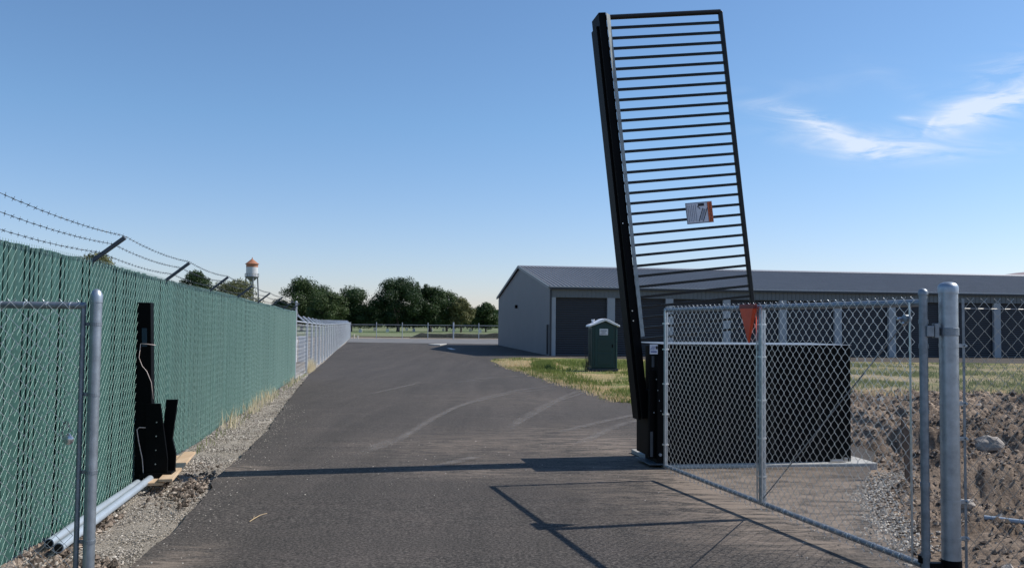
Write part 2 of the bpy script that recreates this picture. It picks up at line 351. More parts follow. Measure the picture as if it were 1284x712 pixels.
# ------------------------------------------------------------------ ground
sheet('ground',[(-3000,-60),(4.3,-60),(4.3,6.8),(4.3,26.5),(4.3,4000),(-3000,4000)],-.09,earthm)
sheet('ground',[(4.3,-60),(3000,-60),(3000,4000),(12,4000),(12,6.8),(4.3,6.8)],-.09,earthm)
sheet('ground',[(4.3,26.5),(12,26.5),(12,4000),(4.3,4000)],-.09,earthm)
aleft=[(160,722),(170,708),(203,676),(230,652),(253,624),(265,611),(268,600),(287,586),(334.6,540),(361.5,502),(388.5,468.5),(408.7,451.6),(422,439),(434.5,429.5)]
AL=[G(*p) for p in aleft]
apoly=[(AL[0].x+.6,-3,0)]+[(AL[0].x+.15,3,0)]+[tuple(p) for p in AL]+[tuple(G(545,429)),(8,98,0),(75,108,0),(75,50,0),(9,46,0),(5.3,21,0),(5.3,12.9,0),(4.55,11.2,0),(3.75,9.4,0),(3.2,7.3,0),(2.9,5,0),(2.9,-3,0)]
sheet('asphalt_road',apoly,0,asph,.22,.05,.06)
# pale concrete lane beyond the road end
sheet('far_lane',[tuple(G(434.5,429)),tuple(G(620,431.5)),(10,100,0),(60,106,0),(60,119,0),(-6,114.5,0),tuple(G(438,424.2))],.012,concl,1,.12)
# gravel verge between fence and road
gp=[(-4.6,-3,0),(-3.0,-3,0)]+[tuple(p+Vector((.12,0,0))) for p in AL]+[tuple(FP(112,.1)),tuple(FP(80,-.2)),tuple(FP(50,-.3)),tuple(FP(30,-.3)),tuple(FP(10,-.3))]
def gverge():
    bm=bmesh.new(); ny,nx=420,26
    rows=[]
    for j in range(ny+1):
        Y=2.5+(112-2.5)*(j/ny)**2.0
        xl=FP(Y,-.5).x
        # right edge = asphalt edge
        xr=None
        pts=[Vector((AL[0].x+.6,-3,0)),Vector((AL[0].x+.15,3,0))]+AL
        for a,b_ in zip(pts,pts[1:]):
            if a.y<=Y<=b_.y: t=(Y-a.y)/(b_.y-a.y); xr=a.x+(b_.x-a.x)*t+.25
        if xr is None: xr=AL[-1].x+.2
        row=[]
        for i in range(nx+1):
            x=xl+(xr-xl)*i/nx
            n_=noise.noise(Vector((x*1.3,Y*1.3,0)))*.05+noise.noise(Vector((x*5,Y*5,3)))*.022+noise.noise(Vector((x*14,Y*14,6)))*.012
            n_*=(1 if Y<30 else .4)
            edgef=min(1,(nx-i)/4)
            z=gz(Y)-.055+n_*edgef*.9+(.03 if i<9 else 0)*1
            row.append(bm.verts.new((x,Y,min(z,gz(Y)-.02+ (0 if i>nx-6 else .08)))))
        rows.append(row)
    for j in range(ny):
        for i in range(nx): bm.faces.new((rows[j][i],rows[j][i+1],rows[j+1][i+1],rows[j+1][i]))
    me=bpy.data.meshes.new('gravel_verge'); bm.to_mesh(me); bm.free(); me.materials.append(gravelm); me.polygons.foreach_set('use_smooth',[True]*len(me.polygons))
    o=bpy.data.objects.new('gravel_verge',me); C.objects.link(o); o['kind']='structure'
gverge()
def pebble(mb,c,r,flat=.65):
    ph=random.random()*6.28; vs=[]
    base=[(1,0,0),(0,1,0),(-1,0,0),(0,-1,0),(0,0,1),(0,0,-1)]
    for q in base:
        k=r*random.uniform(.65,1.25); x,y,z=q[0]*k,q[1]*k,q[2]*k*flat
        vs.append((c[0]+x*math.cos(ph)-y*math.sin(ph)+z*.3,c[1]+x*math.sin(ph)+y*math.cos(ph),c[2]+z+x*.2))
    mb.add(vs,[(0,1,4),(1,2,4),(2,3,4),(3,0,4),(1,0,5),(2,1,5),(3,2,5),(0,3,5)])
def edgex(Y):
    pts=[Vector((AL[0].x+.15,3,0))]+AL
    for a,b_ in zip(pts,pts[1:]):
        if a.y<=Y<=b_.y: return a.x+(b_.x-a.x)*(Y-a.y)/(b_.y-a.y)
    return AL[-1].x
mb=MB()
for i in range(30000):
    Y=5.2+26*random.random()**1.9; xl=FP(Y,-.05).x; xr=edgex(Y)-.01
    t=random.random(); x=xl+(xr-xl)*t
    dens=noise.noise(Vector((x*1.6,Y*1.6,9)))
    if dens<-.15 and random.random()<.7: continue
    r=random.uniform(.004,.013)*(1.6 if dens>.25 else 1)*(1 if Y<14 else 1.3)
    pebble(mb,(x,Y,gz(Y)-.045+random.uniform(0,.02)+(.02 if t<.3 else 0)),r)
tag(mb.build('gravel_stones',stonem,fix=False),'loose grey gravel stones scattered between green fence and asphalt','gravel',None,'stuff')
mb=MB()
for i in range(1500):   # dug soil clods under the near left fence
    Y=5.0+3.2*random.random()**1.3; xl=FP(Y,-.05).x; x=xl+random.random()**1.2*(.75 if Y<6.6 else .35)
    if random.random()<.25: Y=random.uniform(5,6.5); x=random.uniform(FP(Y,.0).x,edgex(Y)-.1)
    pebble(mb,(x,Y,gz(Y)-.03+random.uniform(0,.03)),random.uniform(.01,.045),.8)
for i in range(500):    # heap by the black receiver post
    Y=random.gauss(9.6,.55); x=FP(Y,.75+random.gauss(0,.22)).x
    if x>edgex(Y)-.05: continue
    pebble(mb,(x,Y,gz(Y)-.03+random.uniform(0,.05)),random.uniform(.01,.035),.8)
tag(mb.build('soil_clods',clodm,fix=False),'brown soil clods turned up along the foot of the green fence','soil',None,'stuff')
# island of grass in front of the building
isl=[(615,452.5),(622,450.2),(650,448.6),(700,448.8),(735,449.5),(790,450.3),(860,451.5)]
isl2=[(790,505),(770,500),(740,490),(700,479),(660,467),(632,459.5)]
ip=[tuple(G(*p)) for p in isl]+[(70,52.5,0),(70,33,0),(30,28.5,0),(8.2,21.5,0),(6.5,15,0),(5.1,15.2,0),(4.4,18,0)]+[tuple(G(*p)) for p in isl2]
sheet('grass_island',ip,.012,islg,.3,.12,0,seed=3)
sheet('rough_grass',[tuple(G(1066,455)),(70,51,0),(70,26,0),(26,25.5,0),(8.3,22,0)],.02,strawg,.4,.2,0,seed=8)
# dug soil bank on the right
def soilh(x,Y):
    # profile by depth, fading out to the left towards the asphalt
    def lerp(p,v):
        for (a,za),(b_,zb) in zip(p,p[1:]):
            if a<=v<=b_: t=(v-a)/(b_-a); t=t*t*(3-2*t); return za+(zb-za)*t
        return p[0][1] if v<p[0][0] else p[-1][1]
    prof=[(4,-.03),(8.2,0),(9.2,-.26),(10.6,-.42),(10.95,.06),(12.2,.02),(13.2,-.08),(13.6,.26),(17,.46),(20,.30),(24,.08),(28,-.02)]
    Yw=Y+.9*noise.noise(Vector((x*.35,Y*.2,4)))+.25*(x-5)*.2
    z=lerp(prof,Yw)
    lx={4:2.7,7.3:3.15,9.4:3.7,11.0:4.7,12.5:4.9,28:6.2}
    ks=sorted(lx); xb=ks and lx[ks[-1]]
    for a,b_ in zip(ks,ks[1:]):
        if a<=Y<=b_: xb=lx[a]+(lx[b_]-lx[a])*(Y-a)/(b_-a)
    f=max(0,min(1,(x-xb)/.9)); 
    n_=noise.fractal(Vector((x*1.1,Y*1.1,0)),.8,2.1,5)*.11+noise.noise(Vector((x*6,Y*6,2)))*.035+abs(noise.noise(Vector((x*2.6,Y*2.6,7))))*.15+abs(noise.noise(Vector((x*6.5,Y*5,17))))*.09+abs(noise.noise(Vector((x*15,Y*15,1))))*.05
    if Y<7.6: n_*=.25+.1*Y/7.6
    n_*=max(.1,min(1,(27.5-Y)/5))
    if z<0: z*=max(0,min(1,(x-4.5)/.8))
    return gz(Y)+.0+(z+n_-.03)*f-.05*(1-f)-(.05 if Y>27 else 0), xb
bm=bmesh.new(); rows=[]; ny,nx=420,330
for j in range(ny+1):
    Y=3.5+24.5*(j/ny)**1.4; row=[]
    for i in range(nx+1):
        xb=soilh(0,Y)[1]; x=xb-.25+(16.5-xb)*(i/nx)**1.25*(.45+.55*Y/28 if Y<28 else 1)*1.1
        row.append(bm.verts.new((x,Y,soilh(x,Y)[0])))
    rows.append(row)
for j in range(ny):
    for i in range(nx): bm.faces.new((rows[j][i],rows[j][i+1],rows[j+1][i+1],rows[j+1][i]))
me=bpy.data.meshes.new('soil_bank'); bm.to_mesh(me); bm.free(); me.materials.append(claym); me.polygons.foreach_set('use_smooth',[True]*len(me.polygons))
o=bpy.data.objects.new('soil_bank',me); C.objects.link(o); o['kind']='structure'
mb=MB()
for i in range(16000):
    Y=5.0+21*random.random()**1.2; xb=soilh(0,Y)[1]; x=xb+.05+(Y*.68-xb+1)*random.random()
    if x<xb: continue
    if Y<8 and random.random()<.6: continue
    z=soilh(x,Y)[0]; r=random.uniform(.006,.026)*(1+.03*Y)*(2.2 if random.random()<.04 else 1)
    pebble(mb,(x,Y,z+r*.2),r,.8)
tag(mb.build('bank_clods',clodm,fix=False),'dark clods and stones strewn over the dug soil bank behind the right fence','soil',None,'stuff')
mb=MB()
for i in range(1700):   # grey gravel beside the pad
    t=random.random(); Y=7.0+4.0*t; xb=soilh(0,Y)[1]; x=xb+random.gauss(.10,.13)
    z=max(gz(Y),soilh(x,Y)[0]); pebble(mb,(x,Y,z+.0),random.uniform(.008,.022))
tag(mb.build('pad_gravel',stonem,fix=False),'pale crushed gravel spilled beside the concrete pad under the open gate leaf','gravel',None,'stuff')
def rock(px,py,r,label,sq=(1,.8,.7)):
    P=G(px,py); bm=bmesh.new(); bmesh.ops.create_icosphere(bm,subdivisions=3,radius=r)
    for v in bm.verts:
        n_=v.co.normalized(); v.co=n_*r*(1+.28*noise.noise(n_*1.7+Vector((px,py,0)))+.1*noise.noise(n_*5)); v.co.x*=sq[0]; v.co.y*=sq[1]; v.co.z*=sq[2]
    me=bpy.data.meshes.new('rock'); bm.to_mesh(me); bm.free(); me.materials.append(rockm)
    o=bpy.data.objects.new('rock',me); C.objects.link(o); z=soilh(P.x,P.y)[0] if P.x>3 else gz(P.y)-.04
    o.location=(P.x,P.y,z+r*.35); tag(o,label,'rock',None)
rock(1241,572,.20,'big pale rounded boulder on the soil bank right of the thick post')
rock(1212,640,.08,'small grey rock at the foot of the fence near the thick post')
rock(1138,708,.05,'round pale stone lying under the low end of the gate leaf rail')
rock(27,689,.045,'small pale stone at the bottom left foot of the green fence')
rock(150,632,.05,'brown stone beside the grey conduits near the left post')
# tyre marks
def ribbon(pts,w,lab):
    P=[G(*p) for p in pts]; Q=[]
    for a,b_ in zip(P,P[1:]):
        for k in range(8): Q.append(a.lerp(b_,k/8))
    Q.append(P[-1]); sm=[Q[0]]+[(Q[i-1]+Q[i]*2+Q[i+1])/4 for i in range(1,len(Q)-1)]+[Q[-1]]
    me=bpy.data.meshes.new('tyre_mark'); vs=[];uvs=[]
    for i,p in enumerate(sm):
        t=(sm[min(i+1,len(sm)-1)]-sm[max(0,i-1)]).normalized(); n_=Vector((-t.y,t.x,0))
        for s_ in (-1,1): q=p+n_*s_*w/2; vs.append((q.x,q.y,gz(q.y)+.005+lab*.0012)); uvs.append(((s_+1)/2,i/(len(sm)-1)))
    me.from_pydata(vs,[],[(2*i,2*i+1,2*i+3,2*i+2) for i in range(len(sm)-1)]); ul=me.uv_layers.new()
    for l in me.loops: ul.data[l.index].uv=uvs[l.vertex_index]
    me.materials.append(tyre); o=bpy.data.objects.new('tyre_mark',me); C.objects.link(o); o['kind']='structure'
for i,(pts,w) in enumerate((([(440,575),(478,556),(505,548),(540,526),(565,513),(600,500),(650,489),(705,482)],.3),([(455,569),(500,553),(536,529),(575,509),(640,493),(722,484)],.2),
    ([(636,540),(655,524),(690,505),(720,492),(745,488)],.3),([(640,537),(668,521),(700,503),(740,490)],.18),([(465,494),(500,486),(527,480)],.25),([(590,475),(660,471)],.35),
    ([(560,481),(620,474),(690,478)],.2),([(700,543),(760,528),(800,520)],.35),([(540,588),(570,580),(600,573)],.3),([(720,560),(780,532),(810,526)],.3))): ribbon(pts,w*.75,i)
mb=MB()
for i in range(900):
    if i<500: Y=random.uniform(5.5,20); x=edgex(Y)+abs(random.gauss(0,.25))
    elif i<700: Y=random.uniform(9,14); x=random.uniform(-2.5,2)
    else: Y=random.uniform(6.5,11); x=random.uniform(2.2,soilh(0,Y)[1])
    pebble(mb,(x,Y,gz(Y)+.002),random.uniform(.004,.011))
tag(mb.build('road_grit',stonem,fix=False),'small loose stones spilled onto the asphalt along its edges','gravel',None,'stuff')
# crack-free small twig and litter on the road
mb=MB(); P=G(313,655); mb.tube([P+Vector((0,0,.012)),P+Vector((.005,.10,.012)),P+Vector((.03,.22,.02)),P+Vector((.07,.30,.02))],[.003,.004,.003,.002],5); mb.tube([P+Vector((.005,.1,.012)),P+Vector((-.01,.17,.02))],.002,4)
tag(mb.build('twig',straw),'short pale dry twig lying on the asphalt left of centre','twig')

# blades
def blades(mb,x,y,z,n,h,spread,w=.012,lean=.5):
    for k in range(n):
        a=random.random()*6.28; px=x+random.gauss(0,spread); py=y+random.gauss(0,spread); hh=h*random.uniform(.5,1.2); l=lean*hh*random.random()
        dx,dy=math.cos(a)*w/2,math.sin(a)*w/2; b2=random.random()*6.28; lx,ly=math.cos(b2)*l,math.sin(b2)*l
        mb.add([(px-dx,py-dy,z),(px+dx,py+dy,z),(px+dx*.7+lx*.4,py+dy*.7+ly*.4,z+hh*.6),(px+lx,py+ly,z+hh),(px-dx*.7+lx*.4,py-dy*.7+ly*.4,z+hh*.6)],[(0,1,2,3,4)])
def inpoly(x,y,poly):
    c=False; n=len(poly)
    for i in range(n):
        x1,y1=poly[i][0],poly[i][1]; x2,y2=poly[i-1][0],poly[i-1][1]
        if (y1>y)!=(y2>y) and x<(x2-x1)*(y-y1)/(y2-y1)+x1: c=not c
    return c
g1,g2,g3=MB(),MB(),MB()
strawP=G(652,457)
for i in range(9000):
    y=random.uniform(19,52); x=random.uniform(-1.5,y*.68+1)
    if not inpoly(x,y,ip): continue
    d=noise.noise(Vector((x*.45,y*.22,11)))+.4*noise.noise(Vector((x*1.7,y*1.2,3)))
    ex=abs(x-strawP.x+.1)/2.0; ey=abs(y-strawP.y)/4.5
    if ex*ex+ey*ey<1: 
        blades(g2,x,y,gz(y),9,.17,.14,.025); continue
    if x>9:
        if d>.02: blades(g3,x,y,gz(y)+.02,6,.13,.16,.028)
        elif random.random()<.25: blades(g2,x,y,gz(y)+.02,4,.08,.15,.02)
        continue
    if d>-.16: blades(g1,x,y,gz(y),9,.15 if d<.2 else .22,.13,.025)
    if d<.0 and random.random()<.5: blades(g2,x,y,gz(y),5,.08,.15,.02)
for i in range(900):  # straw ribbon along the island's edge
    a=random.random(); j=random.randrange(len(isl2)-1); p=G(*isl2[j]).lerp(G(*isl2[j+1]),a); 
    blades(g2,p.x+.15+random.random()*.5,p.y+.1,gz(p.y),7,.07,.1,.02)
for i in range(900): # tall clump left of the toilet
    p=G(random.uniform(672,690),random.uniform(458,465)); blades(g1,p.x,p.y,gz(p.y),4,.3,.12,.03)
for i in range(1500):
    y=random.uniform(17.5,25.5); x=random.uniform(6,y*.66+1)
    if noise.noise(Vector((x*.7,y*.7,21)))<.12: continue
    blades(g2 if random.random()<.6 else g3,x,y,soilh(x,y)[0],6,.13,.09,.016)
for i in range(1200):  # ragged tufts creeping over the island's edge
    j=random.randrange(len(isl2)-1); p=G(*isl2[j]).lerp(G(*isl2[j+1]),random.random()); k_=random.gauss(0,.22)
    blades(g1 if random.random()<.35 else g2,p.x+.15+k_,p.y+.1,gz(p.y),5,.10,.09,.018)
tag(g1.build('green_grass',blade,fix=False),'lush green grass on the island around the portable toilet','grass',None,'stuff')
tag(g2.build('straw_grass',straw,fix=False),'dry straw coloured grass at the tip and edges of the island','grass',None,'stuff')
tag(g3.build('sage_grass',bladeg,fix=False),'patchy dull green grass in front of the storage building at right','grass',None,'stuff')
def weeds(lab,pxs,n,h,m=straw):
    mb=MB()
    for i in range(n):
        Y=random.uniform(*pxs); p=FP(Y,random.uniform(.02,.2)); blades(mb,p.x,p.y,p.z-.04,1,h,.05,.012,.5)
    tag(mb.build('dry_weeds',weedm if m is straw else m,fix=False),lab,'weeds',None,'stuff')
weeds('tall straw weeds against the green fence below its middle',(17.5,22.5),150,.34)
weeds('pale weed tuft at the foot of the green fence nearer the conduits',(14.8,16.2),40,.36)
weeds('straw weeds at the far end of the green fence',(26,30),50,.28)
weeds('orange dry grass tuft at the foot of the first grey fence post',(35.3,38.0),420,.5)
weeds('low grass along the base of the green fence close to the camera',(12,34),300,.12,blade)

# ------------------------------------------------------------------ chain link
Z0=Vector((0,0,1))
def weave(mb,P,nrm,Lr,z0f,z1f,w,rad=.0018,depth=.004,kn=True,vst=None,r0_=0,nw=3):
    """strands of zig-zag wire; P(s) gives the ground point at distance s, z0f/z1f the bottom and top"""
    nrm=Vector(nrm); v=vst or w
    ns=int(Lr/w)
    for i in range(ns):
        s0=i*w+r0_; z0=z0f(s0); z1=z1f(s0); kk=int((z1-z0)/v)
        pts=[]
        for k in range(kk+1):
            odd=(k+i)%2
            s=s0+(w*1.02 if odd else -.02*w); q=P(s); pts.append(Vector((q.x,q.y,z0+k*v))+nrm*(depth if odd else -depth))
        if kn:
            s=s0+w*.5; q=P(s); pts.append(Vector((q.x,q.y,z0+kk*v+.022))+nrm*depth); 
            pts.insert(0,Vector((q.x,q.y,z0-.02)))
        mb.tube(pts,rad,nw,caps=False)
def post(name,p,h,r,parent,m=galv,cap=True,n=14,band=()):
    mb=MB(); prof=[(r,0),(r,h)]
    if cap: prof+=[(r*1.12,h+.001),(r*1.12,h+r*.7),(r*1.0,h+r*1.15),(r*.75,h+r*1.5),(r*.35,h+r*1.7),(0.001,h+r*1.75)]
    mb.lathe(p,prof,n); 
    for z in band: mb.lathe(Vector(p)+Vector((0,0,z)),[(r*1.10,0),(r*1.10,.022)],n)
    return mb.build(name,m,parent,smooth='auto')
def barbed(mb,pts,r=.0022,step=.125,bl=.03):
    fine_=[]
    for a,b_ in zip(pts,pts[1:]):
        k=max(2,int((b_-a).length/.5))
        for j in range(k):
            t=j/k; p=a.lerp(b_,t); p.z-=.035*4*t*(1-t)*min(1,(b_-a).length/3); fine_.append(p)
    fine_.append(pts[-1]); mb.tube(fine_,r,4,caps=False)
    acc=0
    for a,b_ in zip(fine_,fine_[1:]):
        l=(b_-a).length; d=(b_-a).normalized(); u=d.cross(Vector((0,0,1))).normalized(); w=d.cross(u)
        while acc<l:
            p=a+d*acc; an=random.random()*3.14; q=(u*math.cos(an)+w*math.sin(an))*bl*.6
            mb.tube([p-q,p+q],r*.8,3,caps=False); q=(w*math.cos(an)-u*math.sin(an))*bl*.6+d*.012; mb.tube([p-q,p+q],r*.8,3,caps=False)
            mb.tube([p-d*.012,p+d*.012],r*2,4,caps=False)
            acc+=step
        acc-=l
# green slatted fence: Y 3.5 .. 30.3
GF=thing('slatted_fence','green slatted chain link fence with barbed wire along the left of the road','fence',tuple(FP(3.5)))
Y0,Y1=3.5,30.3; LEN=(Y1-Y0)/FD.y
def PF(s): Y=Y0+s*FD.y; return FP(Y)
def topz(Y): return gz(Y)+2.30+.010*math.sin(Y*.9)
def botz(Y): return gz(Y)+.02+.02*math.sin(Y*1.3)
mb=MB(); gw=.048
for sgn,dep_,rad_ in ((1,.0085,.0020),(-1,-.018,.0020)):      # the woven wires: one diagonal in front of the slats, the other behind
    s0=-2.5 if sgn>0 else 0
    while s0<LEN+(0 if sgn>0 else 2.5):
        pts=[]
        for k in range(50):
            sx=s0+sgn*k*gw+(.0035 if k%2 else -.0035)
            if not 0<=sx<=LEN: continue
            q=PF(sx); z_=botz(q.y)+k*gw
            if z_>topz(q.y)+.012: break
            pts.append(Vector((q.x,q.y,z_))+RD*(dep_-(.004 if k%2 else 0)*sgn))
        if len(pts)>1: mb.tube(pts,rad_,4,caps=False)
        s0+=2*gw
for i in range(int(LEN/gw)):                                       # twisted ends along the top
    q=PF(i*gw); mb.tube([Vector((q.x,q.y,topz(q.y)-.03))+RD*.008,Vector((q.x,q.y,topz(q.y)+.02))+FD*.012],.002,4,caps=False)
mb.build('wire_mesh',gwire,GF,fix=False,smooth=True)
mb=MB(); s=0;sw=.094
while s<LEN:
    q=PF(s+random.uniform(-.002,.002)); Y=q.y; z0=botz(Y)+random.uniform(0,.02); z1=topz(Y)+random.uniform(-.008,.006); off=RD*random.uniform(-.006,.002); tw=random.uniform(-.006,.006); hw=.0375; a=FD*hw
    c=RD*(-.006)
    xs=[(q-a+off+RD*tw,q-a*.5+off+c*-.9,q+a*.5+off+c*-.9,q+a+off-RD*tw)]
    qq=q+FD*.047+RD*-.017; xs.append((qq-a*1.18,qq-a*.3,qq+a*.3,qq+a*1.18))
    for sub in xs:
        lo_=[Vector((p.x,p.y,z0)) for p in sub]; hi_=[Vector((p.x,p.y,z1)) for p in sub]
        bk=[p-RD*.004 for p in sub]; lb=[Vector((p.x,p.y,z0)) for p in bk]; hb=[Vector((p.x,p.y,z1)) for p in bk]
        mb.add(lo_+hi_+lb+hb,[(0,1,5,4),(1,2,6,5),(2,3,7,6),(8,12,13,9),(9,13,14,10),(10,14,15,11),(0,4,12,8),(3,11,15,7),(4,5,13,12),(5,6,14,13),(6,7,15,14)])
    s+=sw
mb.build('privacy_slats',slat,GF,fix=False)
mb=MB(); mb.tube([FP(Y,-.05,0)+Vector((0,0,topz(Y)-gz(Y)-.05)) for Y in (3.5,10,20,30.3)],.02,8); mb.build('top_rail',galvd,GF)
gposts=[5.0,8.0,10.9,13.9,16.8,19.8,22.7,25.7,28.2]
tips=[]
for Y in gposts:
    b0=FP(Y,-.06,-.1); post('post',b0,topz(Y)-gz(Y)+.06,.03,GF,galvd,cap=False)
    mb=MB(); a=FP(Y,-.04,0); a.z=topz(Y)-.03; d=(RD*.31+Vector((0,0,.25))); ax=d.normalized(); sid=ax.cross(FD).normalized()
    mb.box(a+d*.5,(d.length,.045,.034),(ax,FD,sid)); mb.box(a+Vector((0,0,-.02)),(.07,.07,.05),(RD,FD,Vector((0,0,1))))
    mb.build('barb_arm',armm,GF,bevel=.004)
    tips.append((a,d))
for fr in (.97,.66,.34):
    mb=MB(); pts=[a+d*fr+Vector((0,0,.022)) for a,d in tips]
    fst=pts[0]-FD*3+Vector((0,0,.03)); pts=[fst]+pts+[FP(30.26,0,2.35+.25*fr)]
    barbed(mb,pts); mb.build('barbed_wire',armm,GF,fix=False)
post('end_post',FP(30.26,.0,-.1),2.72,.035,GF,farm)
# grey fence further on
HF=thing('chain_link_fence','bare grey chain link fence continuing beyond the green slats to the road end','fence',tuple(FP(30.4)))
LY0,LY1=30.4,112.6; LL=(LY1-LY0)/FD.y
def PH(s): return FP(LY0+s*FD.y,.03)
mb=MB(); weave(mb,PH,RD,38,lambda s:gz(PH(s).y)+.0,lambda s:gz(PH(s).y)+1.95,.07,.0014,.004,False)
weave(mb,PH,RD,LL-38,lambda s:gz(PH(s).y)+.0,lambda s:gz(PH(s).y)+1.95,.12,.0018,.004,False,None,38)
mb.build('wire_mesh',farm,HF,fix=False)
mb=MB(); mb.tube([FP(Y,0,1.98) for Y in (30.4,50,112.6)],.028,8); mb.build('top_rail',farm,HF)
tips=[]; Y=35.4
while Y<112.8:
    mb=MB(); mb.tube([FP(Y,.02,-.05),FP(Y,.02,2.0)],.05,8); mb.build('post',farm,HF,smooth='auto')
    d=RD*-.36+Vector((0,0,.30)); a=FP(Y,0,1.97); ax=d.normalized(); mb=MB(); mb.box(a+d*.5,(d.length,.08,.06),(ax,FD,ax.cross(FD).normalized())); mb.build('barb_arm',simple('bright_galvanised_arm',(.75,.77,.8),.5,0,.05) if Y<36 else bpy.data.materials['bright_galvanised_arm'],HF)
    tips.append((a,d)); Y+=2.96
for fr in (.97,.66,.34):
    mb=MB(); barbed(mb,[FP(30.3,0,2.2+.3*fr)]+[a+d*fr for a,d in tips],.003,.6,.03); mb.build('barbed_wire',farm,HF,fix=False)
# far cross fence
e0=FP(112.8,0,0); e1=Vector((30,e0.y+(30-e0.x)*.10,-.5)); XF=thing('boundary_fence','low far chain link fence crossing behind the end of the road','fence',tuple(e0))
dx=(e1-e0).normalized(); LX=(e1-e0).length
mb=MB(); weave(mb,lambda s:e0+dx*s,(0,1,0),LX,lambda s:-.5,lambda s:1.25,.16,.0032,.003,False); mb.build('wire_mesh',farm,XF,fix=False)
mb=MB(); mb.tube([e0+Vector((0,0,1.78)),e1+Vector((0,0,1.78))],.028,6); mb.build('top_rail',farm,XF)
s=.1;i=0
while s<LX:
    p=e0+dx*s; mb=MB(); hh=(2.3 if i%1==0 else 1.9)+(.1 if i%5==4 else 0); mb.tube([p-Vector((0,0,.1)),p+Vector((0,0,hh-.2))],.045 if i%5!=4 else .09,8); mb.build('post',farm,XF,smooth='auto'); s+=3.3; i+=1

# ------------------------------------------------------------------ near gateway
Z=Vector((0,0,1))
# right gate leaf, standing open
HN=Vector((2.86,6.1,0)); FE=Vector((1.80,10.25,0)); ld=(FE-HN); LLn=ld.length; ld.normalize(); ln=Vector((-ld.y,ld.x,0)) # ln points left, to the camera side
if ln.x>0: ln=-ln
zb,zt=.06,1.885
LG=thing('gate_leaf','open galvanised chain link swing gate leaf in front of the black cabinet','gate',(HN.x,HN.y,gz(6)))
def LP(s,z,o=0): return HN+ld*s+ln*o+Z*z
mb=MB(); mb.tube([LP(.0,zb-.02),LP(0,zt+.035)],.029,14); mb.lathe(LP(0,zt+.035),[(.033,0),(.033,.02),(.026,.035),(.012,.044),(.001,.046)],14); 
for z in (.12,.6,1.1,1.55,1.72): mb.lathe(LP(0,z),[(.0325,0),(.0325,.03)],14)
mb.build('hinge_stile',galvd,LG,smooth='auto')
mb=MB(); mb.tube([LP(LLn,zb),LP(LLn,zt)],.024,12); mb.build('end_stile',galv,LG,smooth='auto')
mb=MB(); mb.tube([LP(LLn/2,zb),LP(LLn/2,zt-.02)],.034,12); mb.build('middle_stile',galv,LG,smooth='auto')
mb=MB(); mb.tube([LP(0,zt-.02),LP(LLn,zt-.02)],.026,12); mb.build('top_rail',galvd,LG,smooth='auto')
mb=MB(); mb.tube([LP(0.03,zb),LP(LLn,zb)],.023,12); mb.build('bottom_rail',galvd,LG,smooth='auto')
mb=MB(); 
weave(mb,lambda s:LP(s,0,.028),ln,LLn-.12,lambda s:zb-.035,lambda s:zt+.018,.049,.0020,.005,True,.049,.06,5)
mb.build('wire_mesh',wire,LG,fix=False,smooth=True)
for s in (.10,LLn/2-.045,LLn/2+.045,LLn-.05): mb=MB(); mb.box(LP(s,(zb+zt)/2,.028),(.015,.007,zt-zb-.03),(ld,ln,Z)); mb.build('tension_bar',wire,LG)

for s,z in [(s,z) for s in (LLn/2,LLn) for z in (.3,.65,1.0,1.4,1.7)]: mb=MB(); mb.lathe(LP(s,z),[(.040,0),(.040,.014)],12); mb.build('band',wire,LG)
for k in range(14): # tie wires on rails
    for z in (zb,zt-.02): mb=MB(); mb.lathe(LP(.25+k*.3,z),[(.0265,0),(.0265,.006)],10,(ln,Z,ld)); mb.build('tie_wire',wire,LG)
mb=MB(); mb.tube([LP(.12,zt-.12,.02),LP(LLn/2-.03,zb+.04,.02)],.0052,6); mb.lathe(LP(.13,zt-.13,.0),[(.02,0),(.03,.02),(.03,.05),(.01,.055)],10,(ld,Z,ln)); mb.build('truss_rod',galvd,LG)
mb=MB(); 
for z in (.08,): mb.lathe(LP(.02,z),[(.038,0),(.038,.05)],12)
mb.build('bottom_hinge_collar',blk,LG)
mb=MB(); pz=LP(.16,1.74,.05)
for q,rr in ((Vector((0,0,.012)),.014),(Vector((.03,-.01,-.018)),.014)): mb.lathe(pz+q,[(rr,0),(rr,.03),(rr*.5,.036)],8,(ld,Z,ln))
mb.build('bolt_heads',padl,LG)
# thick hinge post
TP=Vector((3.035,6.1,gz(6.1))); GP=thing('gate_post','thick domed galvanised hinge post at the right of the gateway','post',tuple(TP))
mb=MB(); r=.0625; h=1.97-gz(6.1)-.0
mb.lathe(TP,[(r,-.1),(r,h-.04),(r*1.06,h-.039),(r*1.08,h+.0),(r*1.0,h+.018),(r*.8,h+.032),(r*.4,h+.041),(.001,h+.043)],28); mb.build('shaft',galv,GP,smooth='auto')
for z in (1.70,): 
    mb=MB(); mb.lathe(TP+Z*z,[(r*1.07,0),(r*1.07,.055)],24); mb.box(TP+Vector((-.095,0,z+.03)),(.09,.012,.06)); mb.box(TP+Vector((-.145,.0,z+.03)),(.05,.09,.075)); mb.box(TP+Vector((-.10,-.02,z+.035)),(.03,.05,.10)); mb.build('hinge_bracket',galvd,GP,bevel=.003)
mb=MB(); mb.lathe(TP+Z*.11,[(r*1.08,0),(r*1.08,.06)],24); mb.box(TP+Vector((-.11,0,.13)),(.13,.05,.035)); mb.build('hinge_bracket',blk,GP,bevel=.003)
